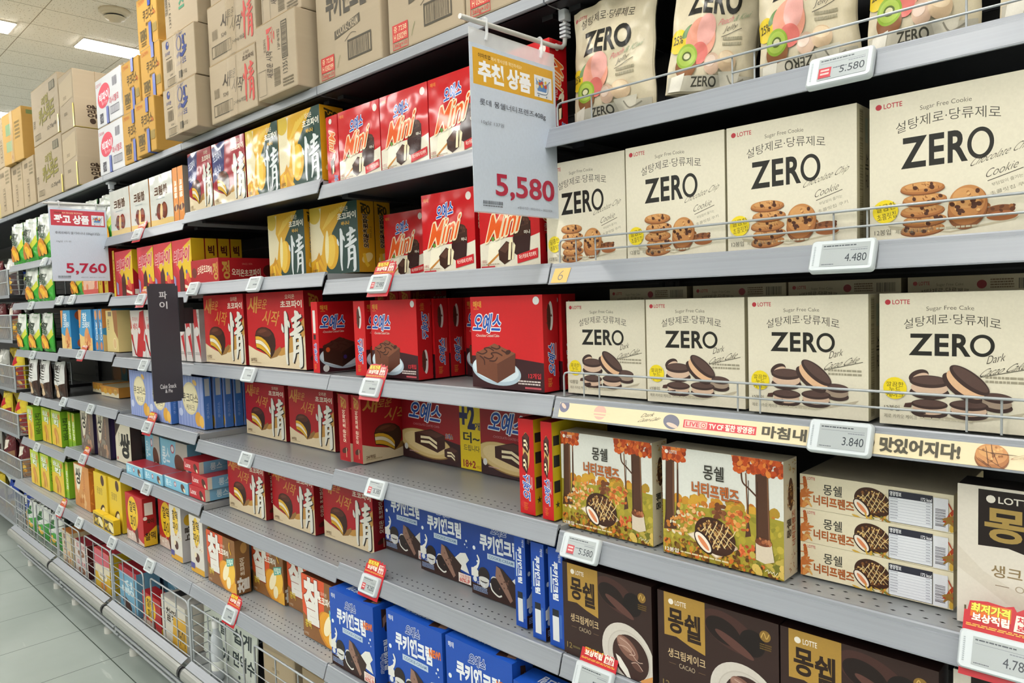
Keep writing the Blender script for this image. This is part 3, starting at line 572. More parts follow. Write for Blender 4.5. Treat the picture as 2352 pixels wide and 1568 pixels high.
def pie_side(w, h):
    A = Art(w, h); A.t('정', 26, 6, 76, 22, '#b5873c', b=.03, q=1, sh=.3); A.t('오리온 초코파이', 38, 24, 66, 72, '#e6d9c0', b=.02, q=1); A.t('SINCE 1974', 76, 36, 84, 62, '#a8703c', q=1)
    A.ell(50, 84, 14, 8, '#4a2018', 70); A.rect(60, 80, 66, 94, '#c8a888'); return A
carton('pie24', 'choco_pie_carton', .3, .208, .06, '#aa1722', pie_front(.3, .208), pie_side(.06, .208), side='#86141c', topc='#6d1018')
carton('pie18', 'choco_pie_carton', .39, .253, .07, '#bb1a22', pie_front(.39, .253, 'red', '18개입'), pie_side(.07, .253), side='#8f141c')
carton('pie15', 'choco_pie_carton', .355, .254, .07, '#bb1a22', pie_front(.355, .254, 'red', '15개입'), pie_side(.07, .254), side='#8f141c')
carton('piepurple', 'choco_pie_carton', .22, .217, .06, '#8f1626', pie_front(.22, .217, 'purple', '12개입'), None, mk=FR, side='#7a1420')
A = pie_side(.06, .207)
carton('pieedge', 'choco_pie_carton', .06, .207, .3, '#a3161f', A, pie_front(.3, .207))
A = Art(.24, .085); A.t('오리온초코파이', 24, 34, 76, 68, '#e6d9c0', b=.02, arc=.3); A.ell(12, 55, 9, 22, '#6a2a1c', 10); A.t('정', 80, 20, 96, 90, '#b5873c', b=.03)
B_ = Art(.22, .085); B_.t('정', 6, 14, 18, 88, '#b5873c', b=.03); B_.t('오리온초코파이', 22, 44, 72, 74, '#e6d9c0', b=.02, arc=-.2); B_.ell(88, 55, 11, 26, '#4a1a14', 8); B_.t('SINCE 1974', 40, 22, 58, 30, '#c87a6a')
carton('pieflat', 'choco_pie_carton', .24, .085, .22, '#a3161f', A, B_, topc='#8a131b')
# ---- banana pie
def banana_front(w, h):
    A = Art(w, h); A.rect(0, 0, 100, 100, '#21403a'); A.poly([(0, 0), (82, 0), (48, 40), (30, 100), (0, 100)], '#d6a423')
    A.poly([(0, 4), (26, 2), (22, 30), (30, 44), (24, 70), (0, 80)], '#dcd2b0'); A.ell(10, 10, 14, 14, '#cdb040', 20)
    for i in range(6): A.line([(28+i*3, 34-i*2), (46+i*5, 12-i*1.5)], 3.2, '#e2bd4a')
    A.poly([(0, 94), (18, 66), (34, 100), (0, 100)], '#c98f1e')
    A.ell(46, 68, 14, 25, '#d9a622', 8); A.ell(43, 66, 10, 23, '#e6c04a', 8); A.ell(36, 60, 4, 24, '#e8dba4', 4)
    A.line([(12, 80), (14, 92), (10, 100)], 6, '#e6bd38'); A.line([(18, 78), (26, 90), (34, 99)], 6, '#d9a622')
    A.t('오리온', 66, 6, 82, 13, '#e6e0cc', b=.012); A.t('초코파이', 60, 14.5, 97, 24, '#efece0', b=.024); A.rect(66, 26.5, 85, 33, '#21403a'); A.t('바나나', 68, 27, 84, 32.4, '#d9a622', b=.03)
    jeong(A, 57, 35, 97, 98, '#d6dce0', None, 1.05); A.t('12개입', 3, 91, 14, 96, '#5c4a1c', b=.01); return A
A = Art(.06, .217); A.t('정', 20, 6, 76, 20, '#3a341c', b=.03, q=1, sh=.3); A.t('오리온초코파이', 30, 20, 62, 66, '#3a2a14', b=.045, q=1, ol=[('#d8cfae', .09)]); A.t('바나나', 68, 36, 84, 52, '#5c4a1c', q=1)
A.ell(50, 80, 22, 10, '#e6d08a', 60); A.line([(30, 74), (40, 86), (56, 92)], 5, '#e6bd38')
carton('banana', 'banana_pie_carton', .25, .217, .06, '#cf9b1e', banana_front(.25, .217), A, mk=ink, side='#c9951c', topc='#c9951c')
carton('bananafilm', 'banana_pie_carton', .235, .217, .08, '#cf9b1e', banana_front(.235, .217), A, mk=FR, side='#c9951c')
# ---- other small bays
A = Art(.235, .204); A.rect(0, 0, 100, 100, '#c9cbc6'); wave(A, 86, 88, '#d9bd7a', 1); A.t('크림블', 22, 22, 78, 40, '#5a4034', b=.05, sl=.05, ol=[('#efece4', .10)]); A.fine(28, 46, 66, 49, '#9aa2a6', 1)
A.ell(40, 72, 13, 16, '#6a3222', 8); A.ell(62, 71, 13, 16, '#6a3222', -8); A.ell(49, 73, 6, 16, '#dcbf88', 8); A.ell(64, 66, 7, 8, '#8a4630', -8); A.circ(24, 76, 3, '#6a6a60')
carton('cream', 'cream_ball_carton', .235, .204, .05, '#c9cbc6', A, None, mk=FR, side='#cf7f28')
A = Art(.05, .208); A.rect(0, 0, 100, 100, '#cf7f28'); A.t('크림블', 26, 24, 76, 56, '#e8e0d0', b=.05, q=3); A.ell(50, 74, 24, 12, '#5a2a1c', 80); A.ell(50, 74, 8, 9, '#dcbf88')
carton('creamedge', 'cream_ball_carton', .05, .208, .18, '#cf7f28', A, Art(.18, .208).rect(0, 0, 100, 100, '#9a958c'))
A = Art(.2, .203); A.rect(0, 0, 100, 100, '#b3202a'); A.poly([(0, 0), (100, 0), (70, 52), (40, 80), (0, 30)], '#c9303a'); A.poly([(60, 14), (100, 2), (100, 74), (60, 76), (10, 36), (30, 42)], '#d9b421')
A.t('빅파이', 8, 18, 88, 44, '#c02a3c', b=.03, sh=.1, sl=.25, ol=[('#e8c4c4', .075)]); A.poly([(34, 60), (50, 48), (58, 66), (56, 100), (34, 100)], '#4a1f1c'); A.circ(76, 72, 9, '#d2604a'); A.circ(84, 80, 8, '#c84a3a'); A.circ(72, 62, 4, '#3a5aa0'); A.poly([(60, 86), (92, 92), (92, 98), (60, 92)], '#e6d9c0'); A.poly([(2, 66), (14, 72), (14, 96), (4, 96)], '#8a86b0')
B_ = Art(.1, .203); B_.poly([(0, 0), (100, 0), (100, 70), (0, 40)], '#c9a51c'); B_.rect(10, 86, 60, 97, '#d8d2c8')
carton('bigpie', 'pie_carton', .2, .203, .05, '#b3202a', A, B_, side='#9c1820')
A = Art(.05, .203); A.rect(0, 0, 100, 55, '#c9a51c'); A.rect(0, 50, 100, 100, '#6d1418'); A.ell(50, 82, 18, 14, '#3a1414'); A.t('빅', 25, 14, 75, 32, '#4a1414', b=.04); A.t('파이', 20, 38, 80, 56, '#c02a3c', b=.04)
carton('bigpieside', 'pie_carton', .2, .203, .045, '#9c1820', Art(.2, .203).rect(0, 0, 100, 100, '#b3202a'), A)
A = Art(.055, .212); A.rect(0, 0, 100, 100, '#c9a51c'); A.t('빅파이', 25, 20, 75, 80, '#8a5a14', b=.03, q=1)
carton('yellowedge', 'pie_carton', .055, .212, .18, '#c9a51c', A, Art(.18, .212).rect(0, 0, 100, 100, '#b3202a'))
A = Art(.055, .21); A.rect(0, 0, 100, 100, '#cfcac8'); A.poly([(0, 0), (60, 0), (100, 70), (100, 96), (0, 22)], '#b8222c'); A.circ(52, 42, 9, '#d9d2d0'); A.t('우유', 60, 6, 92, 18, '#5a5654', q=3); A.fine(10, 82, 90, 88, '#8a8684', 2)
carton('berryedge', 'berry_pie_carton', .055, .21, .16, '#cfcac8', A)
A = Art(.19, .214); A.rect(0, 0, 100, 100, '#cfcac8'); A.poly([(0, 8), (24, 96), (34, 96), (70, 4), (100, 0), (100, 40), (76, 100), (40, 100), (0, 60)], '#b8222c'); A.poly([(4, 2), (64, 2), (34, 88)], '#d3ceca'); A.t('후레쉬', 14, 14, 54, 24, '#b8484c'); A.t('베리', 18, 28, 50, 42, '#b8222c', b=.02); A.circ(8, 46, 7, '#d9d2d0'); A.circ(62, 44, 7, '#d9d2d0'); A.circ(90, 76, 12, '#b8222c')
carton('berry', 'berry_pie_carton', .19, .214, .05, '#cfcac8', A)
A = Art(.25, .208); A.rect(0, 0, 100, 100, '#7f8fc4')
for i in range(9): A.rect(i*11.2+2, 0, i*11.2+5, 100, '#98a4cf')
A.ell(50, 44, 30, 32, '#d3c69a'); A.ell(50, 44, 26, 28, '#dcd2ae'); A.t('쿠크다스', 20, 34, 80, 52, '#3a3830', b=.01); A.t('케이크', 34, 56, 66, 68, '#3a3830'); A.ell(78, 82, 12, 14, '#cf9a3a', 30); A.ell(90, 86, 8, 12, '#dcae52', -10); A.ell(70, 12, 8, 5, '#cfa65a', 20); A.ell(12, 74, 8, 8, '#b9c2de')
B_ = Art(.03, .208); B_.rect(20, 3, 80, 36, '#b9c0c8'); B_.t('쿠크다스', 34, 50, 66, 80, '#a9bfe6', q=1)
carton('kukdas', 'soft_cake_carton', .25, .208, .032, '#4f7ec4', A, B_, side='#4474bf', topc='#4474bf')
A = Art(.22, .05); A.rect(0, 0, 100, 100, '#78b4cf'); A.rect(0, 0, 100, 8, '#e2ded8'); A.t('롱스', 6, 26, 30, 80, '#cfe2ea', b=.02); A.circ(46, 46, 22, '#a8455a'); A.circ(46, 46, 14, '#d3d6dc'); A.ell(78, 56, 9, 30, '#5a3426', 30); A.ell(84, 74, 5, 14, '#dccfae', 40)
carton('longsflat', 'long_cake_carton', .22, .05, .085, '#78b4cf', A, None, topc='#a82a35')
A = Art(.15, .048); A.rect(0, 0, 100, 100, '#b3242e'); A.t('Lonx', 8, 30, 44, 70, '#dcc9c6', b=.03); A.ell(76, 58, 14, 30, '#4a261c', 40); A.ell(84, 80, 6, 12, '#dcd0b0', 40)
B_ = Art(.21, .048); B_.rect(0, 0, 12, 100, '#cfcabc'); B_.rect(12, 0, 100, 100, '#78aed0'); B_.t('롱스', 30, 22, 62, 80, '#cfe2ea', b=.02); B_.rect(64, 48, 86, 54, '#5a96bc')
carton('longsend', 'long_cake_carton', .15, .048, .21, '#b3242e', A, B_, topc='#a82a35')
A = Art(.29, .17); A.rect(0, 0, 100, 100, '#78b4cf'); A.rect(0, 82, 100, 100, '#b3242e'); A.t('롱스', 6, 22, 34, 66, '#cfe2ea', b=.02); A.circ(46, 22, 12, '#a8455a'); A.circ(46, 22, 8, '#d3d6dc'); A.poly([(60, 0), (100, 0), (100, 70), (50, 82)], '#a9a6a0'); A.ell(72, 62, 22, 26, '#5a3426', 30); A.ell(76, 88, 12, 10, '#dccfae', 40); A.t('Lonx', 6, 86, 24, 96, '#dcc9c6', b=.02)
carton('longs', 'long_cake_carton', .29, .17, .06, '#78b4cf', A, None, side='#6aa6c4', topc='#a8adb0')
def stick_front(w, h):
    A = Art(w, h); A.rect(0, 0, 100, 100, '#b02027'); A.ell(42, 40, 30, 36, '#dcb524'); A.t('찰떡', 24, 14, 60, 38, '#2d1d10', b=.015); A.t('파이', 26, 44, 58, 72, '#2d1d10', b=.015)
    wave(A, 78, 92, '#c9b4a8', 3, 2); A.blobs(2, 78, 60, 98, ['#d9cfc4', '#b59a8c'], 18, 2, 4, 3); A.poly([(48, 78), (66, 66), (70, 98), (58, 99)], '#5a3226'); return A
A = stick_front(.214, .216); B_ = Art(.057, .216); B_.rect(14, 10, 76, 36, '#d3cfc9'); B_.circ(16, 42, 4, '#d8d4ce'); B_.poly([(0, 80), (100, 60), (100, 100), (0, 100)], '#d0a823'); B_.t('찰떡', 10, 72, 86, 88, '#2d1d10', b=.02); B_.t('파이', 30, 44, 80, 54, '#2d1d10', b=.03)
carton('ricered', 'rice_cake_pie_carton', .214, .216, .057, '#b02027', A, B_, side='#98191f', topc='#a01c22')
A = Art(.118, .23); A.rect(0, 0, 100, 100, '#cfcbc3'); A.ell(50, 28, 22, 26, '#dcb83a'); A.t('찰떡', 26, 8, 74, 26, '#2d1d10', b=.015); A.t('파이', 26, 30, 74, 46, '#2d1d10', b=.015); A.blobs(2, 44, 98, 60, ['#d8cdbc', '#b98a5c', '#e0d8ca'], 22, 1.5, 3, 2); A.ell(52, 72, 16, 8, '#4a261c', 30); A.ell(40, 68, 8, 5, '#dccfae', 30); A.rect(0, 90, 100, 100, '#cf9e2a'); A.rect(0, 84, 30, 94, '#4a4a8c')
B_ = Art(.06, .23); B_.ell(50, 24, 30, 10, '#d3a52a'); B_.t('찰떡', 25, 36, 75, 60, '#2d1d10', q=3, b=.03)
carton('ricewhite', 'rice_cake_pie_carton', .118, .23, .06, '#cfcbc3', A, B_, side='#bdb8b8')
A = Art(.238, .2); A.rect(0, 0, 100, 100, '#d2522b'); A.poly([(60, 0), (100, 0), (100, 100), (0, 100), (0, 62), (34, 78), (56, 60)], '#85592f'); A.ell(68, 74, 30, 27, '#c98420', 25); A.ell(70, 72, 27, 25, '#dc9c2a', 25); A.ell(80, 62, 17, 25, '#e8bb44', 25); A.ell(66, 66, 8, 20, '#ece2bc', 35); A.ell(74, 84, 7, 12, '#ece2bc', 20); A.poly([(92, 80), (100, 78), (100, 100), (80, 100)], '#d9a43a')
A.t('찰', 8, 6, 46, 72, '#dcdad4', b=.05, ol=[('#8a2f1c', .075)]); A.t('오리온', 50, 16, 66, 22, '#e8d9c4'); A.t('초코파이', 44, 24, 78, 36, '#ece6d8', b=.035); A.poly([(70, 40), (96, 32), (94, 46), (72, 54)], '#4fa39a'); A.t('인절미', 73, 38, 93, 48, '#dcecdc', b=.03, rot=-12); A.t('콩떡', 6, 72, 22, 84, '#cdb43a', b=.02); A.t('12개입', 3, 92, 14, 96, '#d9cdb8'); A.line([(84, 6), (82, 16), (88, 28)], 3, '#d6a42a')
B_ = Art(.056, .2); B_.t('찰', 10, 70, 86, 96, '#dcdad4', b=.04, q=1); B_.t('초코파이', 30, 34, 62, 66, '#dcd0bc', b=.03, q=1); B_.ell(60, 16, 22, 10, '#b98a4a')
carton('chal', 'rice_cake_pie_carton', .238, .2, .056, '#7d5530', A, B_, side='#7d5530', topc='#6a3a26')
A = Art(.2, .25); A.rect(0, 0, 100, 100, '#d3b52c'); A.t('몽블랑', 22, 28, 66, 42, '#5a4a1c', b=.0); A.ell(70, 12, 14, 10, '#4a2a1e', 40); A.ell(60, 72, 12, 16, '#3a2018', 60); A.ell(64, 74, 9, 12, '#dccf9c', 60); A.ell(20, 84, 7, 9, '#4a2a1e', 50)
carton('yellowcake', 'banana_cake_carton', .19, .25, .05, '#d3b52c', A, None)
A = Art(.15, .07); A.rect(0, 0, 100, 100, '#d0b01e'); A.rect(5, 18, 95, 94, '#3a2c22'); A.blobs(10, 30, 60, 80, ['#d3b52c', '#8a6a2c'], 10, 6, 12, 3); A.ell(78, 55, 26, 26, '#dccf9c', 20)
carton('minipack', 'snack_pack', .15, .07, .03, '#d0b01e', A, None)
A = Art(.256, .233); A.rect(0, 0, 100, 100, '#c98a4a'); A.poly([(2, 2), (62, 2), (30, 62), (16, 62)], '#dcd5c2'); A.t('쌍', 12, 10, 44, 46, '#2a2622', b=.03); A.t('Almond', 58, 14, 72, 60, '#b56a34', b=.01, q=1); A.blobs(10, 62, 70, 98, ['#c98f52', '#b5743a', '#dcb07a'], 26, 4, 8, 2)
B_ = Art(.06, .233); B_.blobs(5, 5, 95, 95, ['#c06a2a', '#d98a3a'], 14, 4, 8, 1)
carton('almond', 'almond_cookie_carton', .256, .233, .06, '#c98a4a', A, B_, side='#c0702c')
A = Art(.2, .23); A.rect(0, 0, 100, 100, '#6a5a52'); A.poly([(2, 2), (62, 2), (30, 66), (16, 66)], '#cfc8b4'); A.t('쌍', 12, 10, 44, 46, '#2a2622', b=.03); A.t('Almond', 62, 14, 76, 60, '#a87a5a', q=1); A.blobs(10, 66, 80, 98, ['#8a8478', '#6d5c50', '#a8846a'], 22, 4, 8, 2)
carton('almondark', 'almond_cookie_carton', .2, .23, .06, '#5a4a44', A, Art(.06, .23).rect(0, 0, 100, 100, '#241c3a').rect(20, 4, 60, 96, '#33244a'), side='#241c3a')
A = Art(.2, .2); A.rect(0, 0, 100, 100, '#33231f'); A.poly([(0, 40), (44, 0), (100, 0), (100, 100), (0, 100)], '#cfc7b4'); A.t('쌍', 34, 28, 92, 84, '#1d1a18', b=.05); A.t('Almond', 22, 26, 30, 60, '#3a332c', q=3); A.circ(10, 92, 4, '#a83a34')
carton('blackwhite', 'almond_cookie_carton', .2, .2, .05, '#33231f', A)
A = Art(.19, .21); A.rect(0, 0, 100, 100, '#b5c43a'); A.poly([(0, 45), (100, 30), (100, 100), (0, 100)], '#d9b93a'); A.t('바나나', 16, 8, 84, 26, '#dfe4d4', b=.04, ol=[('#5a7a2a', .08)]); A.t('킥', 30, 26, 74, 44, '#dfe4d4', b=.04, ol=[('#5a7a2a', .08)]); A.ell(42, 62, 16, 12, '#c98a3c', 20); A.ell(60, 76, 11, 18, '#d09a48', -20); A.ell(44, 84, 6, 14, '#b9782c', 5); A.ell(84, 16, 9, 8, '#c98a3c')
B_ = Art(.04, .21); B_.t('바나나킥', 20, 20, 76, 80, '#3a5a1c', b=.03, q=1)
carton('greencorn', 'banana_cookie_carton', .19, .21, .05, '#86b02a', A, B_, side='#79a824', topc='#79a824')
A = Art(.05, .21); A.rect(0, 0, 100, 100, '#9ab52a'); A.ell(50, 14, 24, 10, '#cf9a3a'); A.t('바나나킥', 22, 26, 78, 74, '#dfe4d4', b=.04, q=3); A.rect(0, 80, 100, 100, '#79a824')
carton('greenedge', 'banana_cookie_carton', .05, .21, .18, '#79a824', A)
def crack(w, h):
    A = Art(w, h); A.rect(0, 0, 100, 100, '#3f8fc0'); A.poly([(0, 60), (24, 66), (100, 70), (100, 100), (0, 100)], '#d9b878'); A.poly([(0, 0), (26, 0), (10, 44), (0, 46)], '#d28a4a'); A.t('참', 30, 8, 64, 28, '#d9dfe4', b=.03); A.t('크래커', 26, 30, 84, 46, '#d9dfe4', b=.03); A.ell(58, 66, 18, 22, '#cf8f5a', 20); A.ell(76, 74, 12, 16, '#c87a4a', -10); A.blobs(34, 76, 90, 96, ['#dca86a', '#b5683a'], 14, 3, 6, 2); return A
B_ = Art(.09, .206); B_.rect(0, 0, 100, 100, '#2f7fb8'); B_.circ(54, 14, 13, '#a8502c'); B_.circ(60, 86, 13, '#b5582f'); B_.t('Cracker', 44, 28, 74, 72, '#d3dde4', b=.02, q=1, sh=.2)
carton('cracker', 'cracker_carton', .17, .206, .09, '#2f7fb8', crack(.17, .206), B_)
A = Art(.05, .206); A.rect(0, 0, 100, 100, '#2f7fb8'); A.ell(50, 14, 30, 12, '#cf8f5a'); A.ell(50, 88, 30, 10, '#c87a4a'); A.t('Cracker', 28, 30, 76, 74, '#d3dde4', b=.03, q=1)
carton('crackeredge', 'cracker_carton', .05, .206, .17, '#2f7fb8', A, crack(.17, .206))
A = Art(.17, .197); A.rect(0, 0, 100, 100, '#c9b67c'); A.t('12개입', 12, 22, 26, 46, '#5a4426', q=1, b=.02); A.poly([(60, 0), (100, 0), (100, 70), (70, 50)], '#8f6038'); A.circ(70, 80, 14, '#dcd0a8'); A.circ(70, 80, 12, '#c9a878'); A.rect(20, 3, 50, 14, '#7a6a5a')
carton('tanbox', 'cookie_box', .17, .197, .06, '#c9b67c', A)
A = Art(.22, .2); A.rect(0, 0, 100, 100, '#d2a892'); A.blobs(10, 20, 90, 90, ['#cf7a5c', '#dcb49a', '#c95a4c'], 18, 5, 10, 2); A.rect(0, 88, 100, 100, '#c0504a')
carton('pinkbox', 'cookie_box', .22, .2, .06, '#c9a51c', A, None, side='#c9a51c')
A = Art(.2, .055); A.rect(0, 0, 100, 100, '#c58a3c'); A.poly([(0, 70), (100, 55), (100, 100), (0, 100)], '#dcd2b4'); [A.ell(x, 48, 10, 30, c, 10) for x, c in ((24, '#d6a83a'), (52, '#cf9a34'), (82, '#d9b560'))]; A.t('크래커', 70, 34, 94, 66, '#8a5a24', b=.01)
carton('crackerflat', 'cracker_carton', .2, .055, .15, '#c58a3c', A, None, topc='#cfc3a0')
A = Art(.2, .2); A.rect(0, 0, 62, 100, '#5a4630'); A.ell(34, 54, 26, 30, '#8a5a2c'); A.t('쿠키', 16, 14, 48, 32, '#cfc3a0', b=.02); A.rect(62, 0, 100, 100, '#1f4c54'); A.ell(80, 40, 12, 14, '#6a4a2c')
carton('tealbox', 'cookie_box', .2, .2, .06, '#5a4630', A)
# ------------------------------------------------------------------ shipping cartons (kraft), with packing tape as a part
SHIP = {}
def thin_tape():
    m = clear_plastic().copy(); m.name = 'clear_packing_tape'
    for n in m.node_tree.nodes:
        if n.type == 'MAP_RANGE': n.inputs[3].default_value, n.inputs[4].default_value = .08, .2
        if n.type == 'BSDF_PRINCIPLED': n.inputs['Base Color'].default_value = lin('#c9b48e'); n.inputs['Roughness'].default_value = .32
    return m
TAPE_CLEAR = thin_tape(); TAPE_BLUE = plain('blue_packing_tape', '#1f3f98', .42, 0, .05); TAPE_YEL = plain('yellow_packing_tape', '#d3c02a', .3, 0, .05)
def board(h): return plain('corrugated_'+h.strip('#'), h, .75, 0, .05, (3, 3, 60), .15)
def ship(key, w, h, d, base, front=None, right=None, tape=None, tx=.5, tw=.045, run=((0, 1),)):
    b = MB(); bd = board(base); b.box(-w/2, 0, 0, w/2, d, h, bd, .004)
    b.box(w/2-.0005, d*.5-.001, .0, w/2+.0006, d*.5+.001, h, board('#8f7a58'))            # flap meeting line
    b.box(-w/2+.004, -.0004, h*.995-.002, w/2-.004, .0004, h*.995, board('#a58c64'))
    mk = lambda c: ink(c, .7)
    if front: b.art(front, lambda u, v, k: (-w/2+u*w, -.0006-EPS*k, h*(1-v)), mk)
    if right: b.art(right, lambda u, v, k: (w/2+.0008+EPS*k, u*d, h*(1-v)), mk)
    ts = []
    if tape:
        x0, x1 = -w/2+tx*w-tw/2, -w/2+tx*w+tw/2
        for q0, q1 in run:
            t = MB(); t.box(x0, -.0038, h*q0, x1, -.0034, h*q1, tape)
            if q0 == 0: t.box(x0, -.0038, -.0006, x1, d*.5, 0.0, tape)
            if q1 == 1: t.box(x0, -.0038, h, x1, d*.5, h+.0006, tape)
            ts.append(t.mesh('packing_tape'))
    SHIP[key] = (b.mesh('shipping_carton'), ts, w, h, d)
def put_ship(key, x0, x1, y, z, label, group=None, h=None, rz=0.0, d=None):
    me, t, w, hh, dd = SHIP[key]; o = bpy.data.objects.new('shipping_carton', me); COL.objects.link(o)
    o.location = ((x0+x1)/2, y, z+.001); o.rotation_euler = (0, 0, rz); o.scale = ((x1-x0)/w, (d/dd if d else 1), (h/hh if h else 1))
    for t in t:
        c = bpy.data.objects.new('packing_tape', t); COL.objects.link(c); c.parent = o
    return tag(o, label, 'shipping carton', group)
BK = '#4a4438'; RD = '#c0403c'; BL = '#33407c'
def ibox(A, x0, y0, x1, y1, c=BK, wd=1.2):
    A.rect(x0, y0, x1, y0+wd, c); A.rect(x0, y1-wd, x1, y1, c); k = A.h/A.w; A.rect(x0, y0, x0+wd*k, y1, c); A.rect(x1-wd*k, y0, x1, y1, c)
A = Art(.3, .38)
A.t('CROWN', 18, 12, 30, 15, RD); oyes(A, 30, 22, 62, 36, c='#3a4a8c'); A.t('쿠키앤크림', 18, 38, 80, 58, '#4c463c', b=.045); A.poly([(30, 68), (70, 63), (70, 69), (30, 74)], '#5a5244'); A.t('COOKIE-CREAM', 33, 65.5, 67, 71, KRAFT, b=.02, rot=-5); A.line([(46, 78), (56, 74), (64, 75)], .4, BK)
ibox(A, 50, 78, 86, 92); A.bars(53, 79.5, 83, 90.5, '#5a5244', 22); A.rect(6, 83, 28, 94, RD)
A.t('중 7238', 8, 84.2, 26, 88, '#d8bf9a', b=.01); A.t('H 030299', 8, 89.2, 26, 93, '#d8bf9a', b=.01); ibox(A, 6, 83, 28, 99, RD, .5); A.t('360g×10', 8, 95, 26, 98.3, RD, b=.01); A.line([(33, 94), (35, 90), (38, 86)], .4, '#6a7a4a')
ship('cookiecream', .3, .38, .26, KRAFT, A)
A = Art(.335, .195)
A.t('오리온', 76, 6, 88, 11, '#5a4a3a'); A.t('초코파이', 74, 12.5, 96, 20, '#5a4a3a', b=.03); A.t('새', 30, 24, 46, 48, '#4a4036', b=.012, sh=.2); A.t('로운', 46, 24, 58, 38, '#4a4036', b=.0, sh=.2); A.t('시작', 50, 40, 73, 64, '#4a4036', b=.0, sh=.25, sl=-.2)
jeong(A, 74, 24, 96, 88, '#c4504a'); A.bars(10, 44, 22, 60, '#6a5e48', 12, 3); A.t('5245', 30, 56, 42, 62, BK); ibox(A, 8, 70, 50, 90); A.bars(14, 72, 46, 88, '#7a6e58', 26, 5); A.t('24P·6개입', 52, 76, 78, 83, BK)
ship('piecarton', .335, .195, .28, KRAFT, A, None, TAPE_CLEAR, .52, .06)
A = Art(.23, .22); A.t('새로운 시작', 26, 40, 42, 76, '#4a4036', b=.012, q=1, sh=.1); A.t('정', 30, 12, 52, 38, '#c4504a', b=.05, q=1); A.t('초코파이', 20, 22, 27, 40, '#5a4a3a', q=1); A.t('12P·8개입', 55, 18, 62, 44, BK, q=1); ibox(A, 66, 10, 80, 58); A.bars(68, 13, 78, 56, '#5a5244', 26, 2, False); A.t('13351', 67, 60, 78, 78, BK, q=1); A.bars(44, 66, 60, 90, '#6a5e48', 14, 6, False); ibox(A, 4, 62, 24, 96, BK, .5); A.fine(66, 84, 92, 96, '#6a5e48', 3)
ship('pievert', .23, .22, .2, KRAFT, A)
A = Art(.283, .175); A.circ(18, 14, 8, BL); A.circ(20, 12, 3, KRAFT); A.t('오리온', 10, 27, 26, 34, BL, b=.01); A.fine(12, 40, 30, 43, BK, 1); A.bars(13, 46, 31, 68, '#6a5e48', 13, 2); A.t('5261', 22, 74, 32, 78, BK); ibox(A, 14, 82, 42, 97, BK, 1); A.bars(18, 84, 39, 95, '#8a7c60', 22, 3)
A.t('Natural', 47, 3, 66, 9, BL, sh=.3, sl=.15); A.ell(54, 24, 8, 15, BL, 6); A.ell(54.6, 24, 5.2, 12, KRAFT, 6); A.t('또', 64, 14, 76, 38, BL, b=.05); A.poly([(46, 46), (52, 40), (62, 46), (72, 38), (76, 44), (64, 54), (52, 49), (48, 53)], BL); A.t('Crunch', 46, 58, 60, 66, '#7a7290', sh=.4); A.t('오또', 62, 56, 74, 66, BL, b=.01); A.rect(50, 78, 60, 92, '#3a362c'); A.t('12개입', 61, 80, 74, 88, BK)
B_ = Art(.2, .175); ibox(B_, 40, 60, 80, 88); B_.circ(60, 30, 12, BK); B_.circ(60, 30, 9, KRAFT)
ship('swirl', .283, .175, .2, KRAFT, A, B_, TAPE_CLEAR, .5, .05)
A = Art(.283, .2); A.bars(4, 10, 10, 52, '#5a5244', 20, 4, False); ibox(A, 3, 8, 11, 54, BK, .8); A.t('12P·8개입', 14, 8, 20, 48, BK, q=1); A.t('13373', 14, 54, 20, 80, BK, q=1); A.t('빈', 44, 6, 62, 30, '#4a8a6a', b=.03); A.t('츠', 46, 32, 62, 58, '#4a8a6a', b=.03)
B_ = Art(.2, .2); ibox(B_, 35, 55, 80, 82)
ship('greenprint', .283, .2, .2, KRAFT, A, B_)
YEL = '#b78c3c'
A = Art(.21, .225); A.t('CROWN', 10, 6, 42, 14, '#c0562c', b=-.01); A.t('쿠크다스', 32, 28, 88, 48, '#5a4620', b=.03); A.t('케이크', 44, 52, 70, 60, '#5a4620', b=.01); A.rect(14, 62, 46, 82, '#5a4a26'); A.blobs(15, 63, 45, 81, ['#8f7434', '#6a5428'], 16, 1.5, 3.4, 1); A.fine(18, 85, 44, 94, '#6a5428', 2); A.rect(76, 62, 98, 78, '#a38a4a'); A.bars(78, 63, 97, 77, '#7a6838', 14); A.t('16', 84, 38, 94, 46, '#c0562c')
ship('yellow', .21, .225, .25, YEL, A, None, TAPE_BLUE, .68, .028, ((0, .43), (.74, 1)))
A = Art(.32, .215); A.t('CROWN', 4, 10, 26, 17, '#c95a6a', b=-.01); A.ell(34, 40, 25, 24, '#d04a5c', -10); A.t('빅파이', 15, 32, 54, 50, '#dcd6dc', b=.03, sl=.1); A.t('딸기맛', 25, 52, 48, 58, '#e6c0c6'); A.t('마시멜로', 56, 50, 92, 64, '#c9505e', b=.01, sl=.15); A.bars(70, 14, 88, 32, '#7a7884', 12); A.rect(14, 74, 28, 94, '#4a4a52'); A.blobs(15, 75, 27, 93, ['#8a8a92'], 10, 1, 2.4, 3); ibox(A, 58, 70, 92, 86, '#5a5a64'); A.bars(61, 72, 90, 84, '#9a98a4', 18)
ship('white', .32, .215, .25, '#c9cace', A, None, TAPE_BLUE, .48, .026, ((0, .34),))
A = Art(.24, .28); A.poly([(4, 14), (96, 6), (96, 48), (4, 54)], '#b3a286'); A.fine(30, 40, 52, 46, '#7a6e58', 3); A.fine(30, 68, 52, 74, '#7a6e58', 3)
B_ = Art(.2, .28); B_.circ(40, 88, 5, '#3a2a1c'); B_.t('오리온', 28, 60, 52, 82, '#3a2a1c', b=.04, q=1)
ship('tan', .24, .28, .2, KRAFT, A, B_, TAPE_YEL, .97, .02, ((0, .4),))
